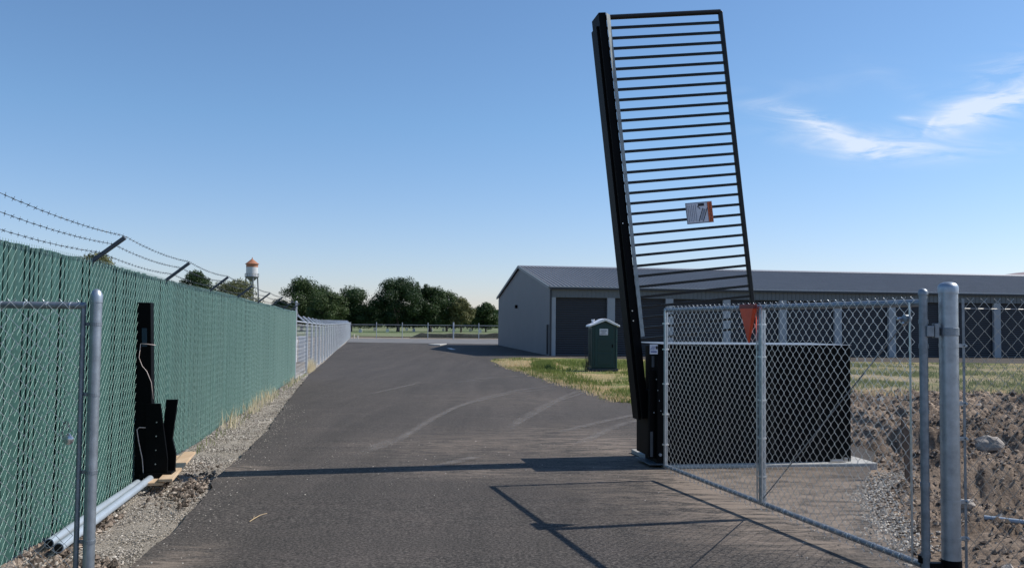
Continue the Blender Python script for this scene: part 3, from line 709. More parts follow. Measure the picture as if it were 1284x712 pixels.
for z in (1.62,1.22,.98,.55,.3):
    mb=MB(); mb.lathe(TP+Z*z,[(r*1.04,0),(r*1.04,.024)],24); mb.box(TP+Vector((.092,0,z+.012)),(.05,.008,.024)); mb.lathe(TP+Vector((.112,-.02,z+.012)),[(.009,0),(.009,.04)],6,(Vector((1,0,0)),Z,Vector((0,1,0)))); mb.build('post_band',galv,GP)
# fixed panel right of the post
RF=thing('mesh_fence','chain link fence running off to the right of the thick post','fence',(TP.x+.1,TP.y,TP.z))
mb=MB(); w_=.052; rdir=Vector((.988,.155,0)); RP=TP+rdir*.12
weave(mb,lambda s:RP+rdir*s,(0,1,0),1.9,lambda s:.06,lambda s:1.90,w_,.0021,.005,True,.052,0,5); mb.build('wire_mesh',wired,RF,fix=False,smooth=True)
mb=MB(); mb.box(RP+Z*.98-Vector((.006,0,0))+Z*.03,(.016,.007,1.90)); mb.build('tension_bar',galvd,RF)
mb=MB(); mb.tube([RP+Z*1.89,RP+rdir*2+Z*1.89],.0025,5); mb.build('tension_wire',wired,RF)
mb=MB(); mb.tube([RP+rdir*2.0+Z*-.1,RP+rdir*2.0+Z*2.0],.03,12); mb.build('post',galv,RF)
# left post and panel
LPp=Vector((-2.50,5.28,gz(5.28))); PP=thing('fence_post','round galvanised post with domed cap at the left of the gateway','post',tuple(LPp))
h=1.855-gz(5.28); r=.0335
mb=MB(); mb.lathe(LPp,[(r,-.1),(r,h-.06),(r*1.07,h-.059),(r*1.09,h-.02),(r*.95,h-.004),(r*.7,h+.012),(r*.35,h+.022),(.001,h+.024)],22); mb.build('shaft',galv,PP,smooth='auto')
for z in (1.66+.05,1.29,.83,.42):
    mb=MB(); mb.lathe(LPp+Z*z,[(r*1.08,0),(r*1.08,.02)],20); mb.box(LPp+Vector((-.058,0,z+.01)),(.06,.008,.02)); mb.build('post_band',galvd,PP)
LF=thing('mesh_fence','chain link panel with a top rail left of the capped left post','fence',(-3,5.2,gz(5)))
ldir=Vector((-.992,-.125,0)); LO=LPp+ldir*.06
mb=MB(); mb.tube([LO+ldir*.012+Z*-.05,LO+ldir*.012+Z*1.83],.016,8); mb.build('tension_bar',galvd,LF)
mb=MB(); mb.tube([LO+ldir*.0+Z*1.83,LO+ldir*.9+Z*1.83],.021,12); mb.build('top_rail',galvd,LF,smooth='auto')
mb=MB(); weave(mb,lambda s:LO+ldir*s+Vector((0,-.024,0)),(0,1,0),.86,lambda s:.03,lambda s:1.80,.049,.0021,.005,True,None,.02,5); mb.build('wire_mesh',wire,LF,fix=False,smooth=True)
for k in range(7): mb=MB(); mb.lathe(LO+ldir*(.08+k*.13)+Z*1.83,[(.0235,0),(.0235,.005)],10,(Vector((0,1,0)),Z,ldir)); mb.build('tie_wire',wire,LF)
# padlock and its chain hanging on the mesh
pc=at(83,541,5.1); PL=thing('padlock','silver padlock hanging from a short chain on the left mesh panel','padlock',tuple(pc))
mb=MB()
for k in range(9):
    a=k/9*6.283; c_=pc+Vector((math.cos(a)*.021,-.004,math.sin(a)*.046+.008)); t=Vector((-math.sin(a)*.017,0,math.cos(a)*.038)).normalized(); n_=Vector((0,1,0)) if k%2 else t.cross(Vector((0,1,0)))
    mb.tube([c_+t*(.011*math.cos(q))+n_*(.006*math.sin(q)) for q in [i*6.283/8 for i in range(8)]],.0022,5,close=True)
mb.build('chain',armm,PL)
mb=MB(); pb=pc+Vector((.019,-.012,-.045)); mb.lathe(pb-Vector((0,.01,0)),[(.022,0),(.028,.004),(.028,.020),(.022,.024)],16,(Vector((1,0,0)),Z,Vector((0,1,0)))); mb.build('lock_body',padl,PL,smooth='auto')
mb=MB(); mb.tube([pb+Vector((math.cos(a)*.013,0,.018+math.sin(a)*.018)) for a in [math.pi*i/8 for i in range(9)]],.0035,6); mb.build('shackle',padl,PL)

# ------------------------------------------------------------------ flag
fp=at(943,382,8.0)-Vector((0,0,.0)); FL=thing('warning_flag','orange red pointed flag hanging from the top rail of the gate leaf','flag',tuple(fp))
fs=LLn/2+.13; fw=.135; fth=.035
def FQ(a,z,o): return LP(fs+a,zt+z,.055+o)
mb=MB(); mb.add([FQ(-fw,-.03,0),FQ(fw,-.03,0),FQ(0,-.36,.0),FQ(-fw*.9,-.03,fth),FQ(fw*.9,-.03,fth),FQ(0,-.345,fth*.5)],[(0,1,2),(3,5,4),(0,3,4,1),(1,4,5,2),(2,5,3,0)]); mb.build('pennant',red,FL)
mb=MB(); mb.box(FQ(0,-.012,fth*.4),(fw*2,fth*1.1,.04),(ld,ln,Z)); mb.build('fold_over_top',redd,FL,bevel=.004)

# ------------------------------------------------------------------ vertical pivot gate
GA=R(9.3); gx=Vector((math.cos(GA),math.sin(GA),0)); gy=Vector((-math.sin(GA),math.cos(GA),0))
O=Vector((1.75,11.6,0)); TL=R(6.6)
pu=gx*math.cos(TL)+Z*math.sin(TL); pv=-gx*math.sin(TL)+Z*math.cos(TL)
P0=O+gx*-.11+Z*.42
VG=thing('vertical_lift_gate','tall black barred lift gate standing upright above its cabinet','gate',tuple(P0))
def VP(u,v,w=0): return P0+pu*u+pv*v+gy*w
mb=MB(); mb.box(VP(.105,2.71,.12),(.13,5.35,.42),None) if 0 else mb.box(VP(.112,2.72,.08),(.10,5.36,.36),(pu,pv,gy)); mb.build('main_beam',blk,VG,bevel=.008)
mb=MB(); mb.box(VP(.046,2.63,.10),(.028,5.22,.26),(pu,pv,gy)); mb.build('outer_plate',blk,VG,bevel=.004)
# angled strip added to look sunlit: light put into its tilt and grey
mb=MB(); mb.prism([VP(.155,1.1,-.125),VP(.160,1.1,-.125),VP(.232,1.1,-.045),VP(.227,1.1,-.045)],pv*4.28); mb.build('sunlit_strip',simple('sunlit_strip_grey',(.20,.23,.235),.6,.0,.35,9),VG)
Wd=1.80; top=5.36
mb=MB(); mb.tube([VP(.16,top,0),VP(Wd,top,0)],.034,10); mb.build('top_rail',blk2,VG,smooth='auto')
mb=MB(); mb.box(VP(Wd,3.2,0),(.060,4.34,.05),(pu,pv,gy)); mb.build('side_rail',blk2,VG,bevel=.012)
k=0; v=top-.145
while v>1.0:
    mb=MB(); mb.box(VP((.17+Wd)/2,v,0),(Wd-.20,.034,.030),(pu,pv,gy)); mb.build('picket',blk2,VG); 
    v-=.1385; k+=1
mb=MB()
for v in (1.32,1.45,2.6):
    mb.lathe(VP(.08,v,-.105),[(.008,0),(.008,.008)],8,(pu,pv,-gy))
mb.build('bolt_row',boltm,VG)
# cabinet and column
CB=thing('gate_cabinet','wide black steel gate machine cabinet behind the open gate leaf','cabinet',tuple(O+gx*1.6+Z*-.1))
bx0,bx1=.30,2.70; by0,by1=-.42,.68; zt_=1.44
mb=MB(); mb.box(O+gx*((bx0+bx1)/2)+gy*((by0+by1)/2)+Z*(zt_/2-.04),(bx1-bx0,by1-by0,zt_+.075),(gx,gy,Z)); mb.build('body',blk,CB,bevel=.008)
mb=MB(); mb.box(O+gx*((bx0+bx1)/2-.1)+gy*((by0+by1)/2)+Z*(zt_+.006),(bx1-bx0+.22,by1-by0+.02,.008),(gx,gy,Z)); mb.build('lid',edge,CB,bevel=.003)
mb=MB()
for xx in (.95,1.6,2.25): mb.box(O+gx*xx+gy*(by0-.004)+Z*.72,(.03,.012,1.34),(gx,gy,Z))
mb.build('panel_seams',blk2,CB)
mb=MB(); mb.box(O+gx*(bx1-.25)+gy*(by0-.07)+Z*-.05,(.16,.05,.03),(gx,gy,Z)); mb.box(O+gx*(bx1-.12)+gy*(by0-.06)+Z*-.04,(.05,.05,.05),(gx,gy,Z)); mb.build('anchor_bolts',boltm,CB,bevel=.006)
CL=thing('gate_column','black bolted pivot column at the left end of the machine cabinet','column',tuple(O+gx*.1+Z*-.1))
mb=MB(); mb.box(O+gx*.17+gy*-.15+Z*.66,(.24,.50,1.52),(gx,gy,Z)); mb.box(O+gx*.02+gy*-.30+Z*.55,(.10,.04,1.12),(gx,gy,Z)); mb.box(O+gx*.045+gy*.1+Z*.42,(.07,.5,.85),(gx,gy,Z)); mb.build('housing',blk,CL,bevel=.006)
mb=MB()
for (a,z) in ((.03,1.0),(.05,.86),(.07,.73),(.0,.58),(.09,.60)): mb.lathe(O+gx*a+gy*-.41+Z*z,[(.007,0),(.007,.008)],8,(gx,Z,-gy))
mb.lathe(O+gx*.08+gy*-.41+Z*.05,[(.02,0),(.02,.03)],8,(gx,Z,-gy)); mb.build('bolts',galvd,CL)
mb=MB(); mb.box(O+gx*.0+gy*-.31+Z*.17,(.035,.03,.32),(gx,gy,Z)); mb.box(O+gx*.02+gy*-.31+Z*1.22,(.03,.02,.14),(gx,gy,Z)); mb.build('grey_bracket',armm,CL)
# sticker on the column
def panel(mb,c,w,h,ux,uz,un,t=.003): mb.box(c,(w,t,h),(ux,un,uz))
st=thing('sticker','small white sticker with blue print on the black pivot column','sticker',tuple(O+gx*.2+gy*-.41+Z*1.33))
sc_=at(823,438,11.10); sc_=O+gx*((sc_-O).dot(gx))+gy*-.405+Z*sc_.z
mb=MB(); panel(mb,sc_,.105,.125,gx,Z,gy); mb.build('sheet',signw,st)
mb=MB()
for q in range(4): mb.box(sc_+gx*(-.03+q*.014)+Z*.015-gy*.003,(.006,.003,.055),((gx*.9+Z*.4).normalized(),gy,(Z*.8+gx*.6).normalized()))
mb.box(sc_+Z*-.032-gy*.003,(.08,.003,.016),(gx,gy,Z)); mb.build('print',signbl,st)
mb=MB(); mb.box(sc_+gx*.038+Z*.02-gy*.0035,(.024,.003,.04),(gx,gy,Z)); mb.build('black_mark',signb,st)
# warning sign on the pickets
def text(s,size,c,ux,uz,m,parent,name='lettering',sx=1):
    cu=bpy.data.curves.new('t','FONT'); cu.body=s; cu.size=size; cu.align_x='CENTER'; cu.align_y='CENTER'; cu.extrude=.0012
    to=bpy.data.objects.new('t',cu); C.objects.link(to); bpy.context.view_layer.update()
    me=bpy.data.meshes.new_from_object(to); bpy.data.objects.remove(to); un=ux.cross(uz)
    mt=Matrix((ux*sx,uz,un)).transposed().to_4x4(); mt.translation=c-parent.location; me.transform(mt); me.materials.clear(); me.materials.append(m)
    o=bpy.data.objects.new(name,me); C.objects.link(o); o.parent=parent; return o
sA=at(882.5,265,11.55); du=(sA-P0).dot(pu); dv=(sA-P0).dot(pv)
sc=VP(du,dv,-.022); sn=-gy
SG=thing('warning_sign','white and orange warning sign clipped sideways on the upright gate bars','sign',tuple(sc))
W_,H_=.375,.285
mb=MB(); mb.box(sc,(W_,.004,H_),(pu,gy,pv)); mb.build('plate',signg,SG)
mb=MB(); mb.box(sc-pu*.03-gy*.004,(W_-.09,.003,H_-.03),(pu,gy,pv)); mb.build('white_field',signw,SG)
mb=MB(); mb.box(sc+pu*(W_/2-.035)-gy*.004,(.06,.003,H_-.016),(pu,gy,pv)); mb.build('orange_band',signo,SG)
text('WARNING',.052,sc+pu*(W_/2-.035)-gy*.0065,pv*-1,pu,signb,SG)
mb=MB(); mb.box(sc+pu*.03+pv*.105-gy*.0065,(.085,.003,.035),(pu,gy,pv))
d1=(pv*.8+pu*.34).normalized(); d2=pu*d1.dot(pv)-pv*d1.dot(pu)
for o_ in (-.0,.062): mb.box(sc+pu*(.015+o_)-pv*.03-gy*.0065,(.010,.003,.19),(d2,gy,d1))
mb.box(sc+pu*-.005+pv*.07-gy*.0065,(.012,.003,.05),((pu+pv).normalized(),gy,(pv-pu).normalized())); mb.build('pictogram',signb,SG)
mb=MB(); 
for q in range(5): mb.box(sc-pu*(.155-.026*q)-gy*.0065,(.008,.003,.21 if q%2 else .23),(pu,gy,pv))
mb.box(sc+pu*(.046)-pv*.03-gy*.0065,(.03,.002,.16),(d2,gy,d1)); mb.build('small_print',signg,SG)
# concrete pad
pd=MB(); c0=O+gx*1.6+gy*.1+Z*-.115
PDc=[(.12,-.50),(2.98,-.58),(2.98,.95),(.12,.95)]
pd.prism([O+gx*a+gy*b_+Z*-.30 for a,b_ in PDc],Z*.225); o=pd.build('concrete_pad',conc,bevel=.012); tag(o,'pale concrete slab under the black machine cabinet','slab')
mb=MB(); mb.box(O+gx*.13+gy*-.15+Z*-.069,(.40,.62,.012),(gx,gy,Z)); tag(mb.build('base_plate',armm,bevel=.004),'grey steel base plate bolted under the pivot column','plate')

# ------------------------------------------------------------------ receiver post by the fence
r0_=G(184,590); RV=thing('receiver_post','tall black steel gate receiver standing against the green fence','post',tuple(r0_))
rb=Vector((-3.985,9.68,gz(9.68)-.02)); ex=Vector((.985,.17,0)); ey=Vector((-.17,.985,0)); tz=(Z-ex*.035).normalized()
mb=MB(); mb.box(rb+tz*1.0,(.175,.15,2.0),(ex,ey,tz)); mb.build('channel',blk,RV,bevel=.006)
mb=MB(); mb.box(rb+ex*.02-ey*.078+tz*1.62,(.05,.006,.20),(ex,ey,tz)); mb.build('blue_label',simple('dark_blue_tape',(.01,.035,.06),.5),RV)
mb=MB(); 
mb.prism([rb+ex*.02-ey*.10+Z*.14,rb+ex*.24-ey*.10+Z*.14,rb+ex*.24-ey*.10+Z*.30,rb+ex*.15-ey*.10+Z*.90,rb+ex*.0-ey*.10+Z*.90],ey*.04); mb.build('guide_plate',blk,RV)
mb=MB(); mb.prism([rb+ex*.12+ey*.05+Z*.14,rb+ex*.29+ey*.05+Z*.14,rb+ex*.295+ey*.05+Z*.34,rb+ex*.255+ey*.05+Z*.50,rb+ex*.30+ey*.05+Z*.93,rb+ex*.18+ey*.05+Z*.93],ey*.05); mb.build('guide_plate',blk,RV)
mb=MB(); mb.box(rb+ex*.12+Z*.13,(.34,.24,.05),(ex,ey,Z)); mb.build('foot',blk,RV,bevel=.006)
mb=MB()
for z in (.25,.4,.55,.7): mb.lathe(rb+ex*.12-ey*.105+Z*z,[(.007,0),(.007,.008)],8,(ex,Z,-ey))
mb.build('bolts',boltm,RV)
mb=MB(); q=rb-ey*.09
mb.tube([q+ex*-.07+Z*1.55,q+ex*.0+Z*1.545,q+ex*.085+Z*1.535],.004,5)
mb.tube([q+ex*-.07+Z*1.55,q+ex*-.085+Z*1.4,q+ex*-.05+Z*1.31,q+ex*.0+Z*1.25,q+ex*.05+Z*1.13,q+ex*.075+Z*.95],.004,5)
mb.tube([q+ex*.03+Z*.64,q+ex*-.06+Z*.645,q+ex*-.085+Z*.62,q+ex*-.065+Z*.5,q+ex*-.02+Z*.3,q+ex*.0+Z*.08,q+ex*.1+Z*.05],.0055,6)
mb.tube([q+ex*.0+Z*.08,q+ex*-.06-ey*.1+Z*.0,q+ex*-.22-ey*.25+Z*.0,q+ex*-.30-ey*.6+Z*.0],.0055,6)
tag(mb.build('loose_cable',cable,smooth=True),'thin pale cable strung down the black receiver post and onto the soil','cable')
# conduits
def pipe(a,b_,r,label,m=pvc):
    T=thing('conduit_pipe',label,'pipe',tuple(a),group=None); mb=MB(); ax=(b_-a).normalized(); s1=ax.cross(Z).normalized(); s2=s1.cross(ax); L_=(b_-a).length
    mb.lathe(a,[(r*.86,.0),(r,0),(r,L_*.62),(r,L_)],18,(s1,s2,ax)); mb.build('tube',m,T,smooth='auto')
    mb=MB(); mb.lathe(a,[(r*.8,-.002),(r*.8,.001)],18,(s1,s2,ax)); mb.build('bore_shade_disc',dark,T)  # black disc on the closed end, painted as the shade inside a hollow pipe
pa=G(61,690); pb_=G(186,599)
pipe(pa+Z*.055,pb_+Z*.03,.036,'grey plastic conduit lying closest to the green fence')
pa2=G(73,695); pb2=G(206,595)
pipe(pa2+Z*.05,pb2+Z*.08,.038,'grey plastic conduit on the road side with its end on the planks')
a=G(205,603); pipe(a+Z*.0,a+Vector((.09,.02,.13)),.025,'short white pipe stub sticking out of the gravel by the planks',pvcw)
def plank(p1,p2,w,t,label,h):
    a=G(*p1)+Z*h; b_=G(*p2)+Z*h; ax=(b_-a).normalized(); s1=ax.cross(Z).normalized(); s2=s1.cross(ax); mb=MB(); mb.box((a+b_)/2,(w,(b_-a).length,t),(s1,ax,s2)); o=mb.build('wood_plank',wood,bevel=.003); tag(o,label,'plank'); return o
plank((194,614),(226,578),.15,.03,'pale plank on the fence side at the foot of the black receiver',.06)
plank((207,614),(238,577),.14,.03,'pale plank on the road side of its twin by the black receiver',.10)
# pipe and stake at right
a=G(1234,654); b_=a+Vector((1.3,-.75,-.02)); pipe(a+Z*.04,b_+Z*.04,.022,'blue grey conduit lying on the soil beyond the right fence',pvc)
sp_=G(1142,600); mb=MB(); zz=soilh(sp_.x,sp_.y)[0]; mb.prism([Vector((sp_.x-.035,sp_.y,zz-.2)),Vector((sp_.x+.035,sp_.y,zz-.2)),Vector((sp_.x+.01,sp_.y,zz+.62)),Vector((sp_.x-.10,sp_.y,zz+.78))],Vector((0,.03,0))); tag(mb.build('wooden_stake',wood_dark),'rough leaning wooden stake in the soil bank left of the gate hinge','stake')

# ------------------------------------------------------------------ portable toilet
tp=G(757,466); PT=thing('portable_toilet','dark green portable toilet with a white roof on the grass','toilet',(tp.x,tp.y+.55,gz(tp.y)),R(3))
w2,d2_=.56,.56
def T(x,y,z): return Vector((x,y,z))
def tbuild(mb,name,m,**k): 
    o=mb.build(name,m,None,**k); o.parent=PT; return o
mb=MB(); mb.box((0,0,.08),(1.2,1.2,.12)); mb.box((-.4,0,.01),(.12,1.2,.06)); mb.box((.4,0,.01),(.12,1.2,.06)); tbuild(mb,'base_skid',trimd,bevel=.01)
mb=MB(); mb.prism([(-w2,-d2_,.14),(w2,-d2_,.14),(w2,-d2_,1.98),(.0,-d2_,2.18),(-w2,-d2_,1.98)],(0,2*d2_,0)); tbuild(mb,'cabin',greenp,bevel=.03)
mb=MB(); mb.prism([(-.42,-d2_-.025,.22),(.40,-d2_-.025,.22),(.40,-d2_-.025,1.9),(.30,-d2_-.025,2.0),(.0,-d2_-.025,2.06),(-.32,-d2_-.025,2.0),(-.42,-d2_-.025,1.9)],(0,.03,0)); dr=tbuild(mb,'door',greenp2,bevel=.012)
mb=MB(); mb.box((.0,-d2_-.03,.55),(.6,.02,.5)); mb.box((0,-d2_-.03,1.15),(.6,.02,.55)); tbuild(mb,'door_panels',greenp,bevel=.01)
mb=MB(); mb.box((.34,-d2_-.04,1.12),(.04,.03,.14)); h_=mb.build('handle',blk); h_.parent=dr
for xx in (.5,-.48): mb=MB(); mb.box((xx,-d2_-.015,1.08),(.05,.03,1.7)); tbuild(mb,'rib',greenp2,bevel=.01)
for yy in (-.3,0,.3): mb=MB(); mb.box((-w2-.012,yy,1.05),(.02,.12,1.6)); tbuild(mb,'rib',greenp2,bevel=.01)
mb=MB(); prof=[(-.66,1.93),(-.64,2.01),(-.42,2.09),(-.30,2.16),(-.1,2.27),(.03,2.30),(.2,2.24),(.45,2.11),(.64,2.02),(.66,1.94),(.35,2.05),(.03,2.2),(-.3,2.07)]
mb.prism([(x,-.66,z) for x,z in prof],(0,1.32,0)); tbuild(mb,'roof',whitep,bevel=.015)
mb=MB(); mb.lathe((-.40,.2,2.08),[(.06,0),(.06,.14),(.08,.15),(.08,.18)],12); tbuild(mb,'vent_pipe',whitep)
mb=MB(); mb.box((-.04,-d2_-.03,1.72),(.37,.012,.27)); sg=tbuild(mb,'notice',signw)
mb=MB()
for z_,ww in ((1.79,.28),(1.745,.3),(1.69,.2),(1.635,.3)):
    n_=int(ww/.045)
    for q in range(n_): mb.box((-.04-ww/2+.045*q+.02,-d2_-.039,z_),(.033,.006,.034))
pr=mb.build('print',signg); pr.parent=sg
mb=MB()
for k in range(5):
    x=tp.x-.62-.04*k; y=tp.y+.3+.03*k; mb.tube([(x,y,gz(y)),(x-.03+.02*k,y,gz(y)+.35),(x+.05-.03*k,y,gz(y)+.85+.1*k)],[.014,.011,.004],5)
    mb.tube([(x,y,gz(y)+.05),(x-.15,y,gz(y)+.4)],[.01,.003],4)
tag(mb.build('dead_shrub',barkm),'thin bare brown shrub stems growing at the left side of the green toilet','shrub')

# ------------------------------------------------------------------ storage building
BA=R(8.2); bx=Vector((math.cos(BA),math.sin(BA),0)); by=Vector((-math.sin(BA),math.cos(BA),0)); B0=Vector((2.60,59.1,-.5)); BL,BD=66,27.4
def buildb(mb,name,m,**k):
    o=mb.build(name,m,None,**k); o.parent=BG; return o
BG=thing('storage_building','long low grey metal storage building with a row of dark roller doors','building',tuple(B0),BA)
Hh,Rg=4.55,6.78
mb=MB(); mb.add([(0,0,0),(0,BD,0),(0,BD,Hh),(0,BD/2,Rg),(0,0,Hh)],[(0,1,2,3,4)]); mb.add([(.25,.01,0),(.25,BD,0),(.25,BD,Hh),(.25,BD/2,Rg-.02),(.25,0.01,Hh)],[(4,3,2,1,0)]); 
mb=MB(); mb.prism([(0,.3,0),(0,BD,0),(0,BD,Hh),(0,BD/2,Rg-.03),(0,.3,Hh+.02)],(.3,0,0)); buildb(mb,'gable_wall',wallm)
mb=MB(); mb.box((BL/2+.15,BD,Hh/2),(BL-.3,.3,Hh)); mb.prism([(BL,.3,0),(BL,BD,0),(BL,BD,Hh),(BL,BD/2,Rg-.03),(BL,.3,Hh)],(.3,0,0)); buildb(mb,'rear_walls',wallm)
mb=MB(); mb.box((BL/2,.15,4.22),(BL,.3,.56)); 
for i in range(int(BL/.3)): mb.box((.15+i*.3,-.008,4.2),(.05,.03,.52))
buildb(mb,'header_band',bandm)
mb=MB(); mb.box((.02,.0,Hh/2-.05),(.12,.10,Hh-.1)); mb.box((-.12,.4,1.1),(.12,.1,2.0)); buildb(mb,'downspout',trimd)
per=4.12
def door(i):
    mb=MB(); mb.box((per*i+2.16,.22,1.97),(3.56,.06,3.94)); d_=buildb(mb,'roller_door',doorm)
    mb=MB(); mb.box((per*i+2.16,.17,.05),(3.5,.05,.08)); h_=mb.build('bottom_bar',trimd); h_.parent=d_
    return d_
for i in range(16): door(i)
for i in range(17):
    xx=per*i+(.09 if i else .22); mb=MB(); mb.box((xx,.12,1.97),(.53 if i else .30,.26,3.94)); buildb(mb,'pilaster',pilm)
mb=MB(); mb.box((BL/2,-.17,Hh+.0),(BL+.2,.16,.13)); buildb(mb,'gutter',trimd)
# ribbed roof
mb=MB(); ov=.22
for sgn,(ya,yb) in ((1,(-.22,BD/2)),(-1,(BD+.22,BD/2))):
    za=Hh-.02+.06; zb_=Rg+.04
    n=int((BL+.3)/.3); prev=None
    for i in range(n):
        x=-.12+i*.3
        seg=[(x,0),(x+.20,0),(x+.22,.06),(x+.28,.06),(x+.3,0)]
        vs=[]; 
        for (xx,hz) in seg: vs+=[(xx,ya,za+hz),(xx,yb,zb_+hz)]
        mb.add(vs,[(2*j,2*j+2,2*j+3,2*j+1) for j in range(4)])
rf=buildb(mb,'roof',roofm)
mb=MB(); mb.tube([(-.15,BD/2,Rg+.07),(BL+.2,BD/2,Rg+.07)],.12,6); mb.box((BL/2,-.225,Hh+.085),(BL+.3,.05,.10)); q=mb.build('ridge_and_eave_flashing',simple('pale_flashing',(.42,.43,.45),.4,.3,.05)); q.parent=rf
mb=MB(); 
for (a,b_) in (((-.14,-.25,Hh+.03),(-.14,BD/2,Rg+.05)),((-.14,BD/2,Rg+.05),(-.14,BD+.22,Hh+.03))):
    a=Vector(a);b_=Vector(b_); d=(b_-a); mb.box((a+b_)/2,(.10,d.length,.20),(Vector((1,0,0)),d.normalized(),Vector((1,0,0)).cross(d.normalized())))
q=mb.build('rake_trim',simple('rake_trim_grey',(.17,.19,.2),.5,0,.05),rf and None); q.parent=rf
mb=MB(); mb.box((-.10,15.0,3.55),(.2,.35,.28)); buildb(mb,'wall_lamp',blk,bevel=.03)

# ------------------------------------------------------------------ stacked crates behind the fence gap
cr0=None
def crate(x,y,z,lab):
    global cr0
    if cr0 is None:
        T_=thing('plastic_crate',lab,'crate',(x,y,z),R(8),'white crates stacked behind the grey fence')
        mb=MB(); mb.box((0,0,.08),(.36,.8,.15)); mb.box((0,0,.165),(.41,.86,.035)); o=mb.build('tub',whiteb,bevel=.012); o.parent=T_
        mb=MB()
        for q in range(5): mb.box((-.14+.07*q,-.41,.07),(.03,.03,.12))
        for q in range(6): mb.box((.19,-.3+.12*q,.07),(.03,.03,.12))
        o=mb.build('ribs',whiteb); o.parent=T_; cr0=T_; return T_
    T_=dup(cr0); T_.location=(x,y,z); T_['label']=lab; return T_
words=['bottom','second from the ground','third from the ground','fourth from the ground','fifth from the ground','sixth from the ground','top']
for c_,(off,Y,nm,dy) in enumerate(((-1.47,46.5,'left',0),(-1.03,47.5,'right',1))):
    for k in range(7):
        p=FP(Y,off); crate(p.x+.02*math.sin(k*3),p.y,gz(Y)-.02+.195*k,('topmost' if k==6 else words[k])+' white crate of the '+nm+' stack behind the grey fence')
# ------------------------------------------------------------------ small things at the end of the road
for (px,py,hh,lab) in ((444,424,.42,'taller white pipe stub near the end of the grey fence'),(448.5,425,.35,'shorter white pipe stub right of its twin by the far fence'),(555,423,.42,'lone white marker pipe on the grass beyond the far fence')):
    p=G(px,py); mb=MB(); mb.lathe((p.x,p.y,-.5),[(.075,0),(.075,hh),(.09,hh+.01),(.09,hh+.06),(.05,hh+.09)],10); tag(mb.build('marker_pipe',simple('cream_pipe',(.62,.58,.5),.6)),lab,'pipe')
a=G(541,432.5); b_=G(551,432); mb=MB(); mb.prism([a+Vector((-.3,0,-.01)),G(552,433.3)+Vector((0,0,-.01)),b_+Vector((.6,1.5,-.01)),a+Vector((.2,1.8,-.01))],Z*.1); tag(mb.build('traffic_island',conc,bevel=.03),'little pale kerbed island at the tip of the building shadow','kerb')
p1,p2=G(560,436.3),G(566,438.2); mb=MB(); n_=Vector((.35,.2,0)); mb.add([p1+Z*.004,p1+n_+Z*.004,p2+n_+Z*.004,p2+Z*.004],[(0,1,2,3)]); o=mb.build('painted_line',simple('road_paint',(.6,.6,.6),.7)); o['kind']='structure'
# low dark berm beyond the fence
def strip_mound(name,a,b_,w,h,m,lab,seed):
    bm=bmesh.new(); rows=[]; n=60; d=(b_-a); u=d.normalized(); nn=Vector((-u.y,u.x,0))
    for i in range(n+1):
        row=[]
        for j in range(9):
            t=j/8*2-1; p=a+d*(i/n)+nn*(t*w/2); z=h*max(0,1-t*t)*(.75+.5*noise.noise(Vector((i*.3,j*.4,seed))))*min(1,i/2,(n-i)/2)
            row.append(bm.verts.new((p.x,p.y,-.5+z-.03)))
        rows.append(row)
    for i in range(n):
        for j in range(8): bm.faces.new((rows[i][j],rows[i+1][j],rows[i+1][j+1],rows[i][j+1]))
    me=bpy.data.meshes.new(name); bm.to_mesh(me); bm.free(); me.materials.append(m); o=bpy.data.objects.new(name,me); C.objects.link(o); o['kind']='structure'; return o
strip_mound('earth_berm',Vector((at(514,410,124).x,124,0)),Vector((34,131,0)),1.8,.8,simple('dark_berm_soil',(.014,.017,.010),.95,0,.3,2,.6,8,.1),None,3)
# park grass
sheet('park_lawn',[(-180,118.5),(180,140),(400,1200),(-400,1200)],.02,fieldm,3)
# headstones, far in the park
hs=MB(); hs.prism([(-.3,0,0),(.3,0,0),(.3,0,.55),(.18,0,.72),(-.18,0,.72),(-.3,0,.55)],(0,.15,0))
ho=hs.build('headstone',simple('pale_stone',(.55,.54,.52),.8)); first=True
for i,(px,Y,desc) in enumerate(((452,170,'under the leftmost far tree'),(470,205,'between two trunks left of centre'),(486,182,'left of the broad dark tree trunk'),(510,215,'right of the broad dark tree trunk'),(519,190,'in the open grass near the centre trees'),(541,200,'just right of the tall spiky tree trunk'),(556,210,'in line with the lone marker pipe'),(569,190,'left of the small pale tree'),(590,205,'right of the small pale tree'),(602,185,'closest to the storage building'))):
    p=at(px,410,Y); o=ho if first else ho.copy()
    if not first: C.objects.link(o)
    first=False; o.location=(p.x,Y,-.5); o.rotation_euler.z=random.uniform(-.3,.3); tag(o,'small pale headstone '+desc,'headstone','headstones in the far park')

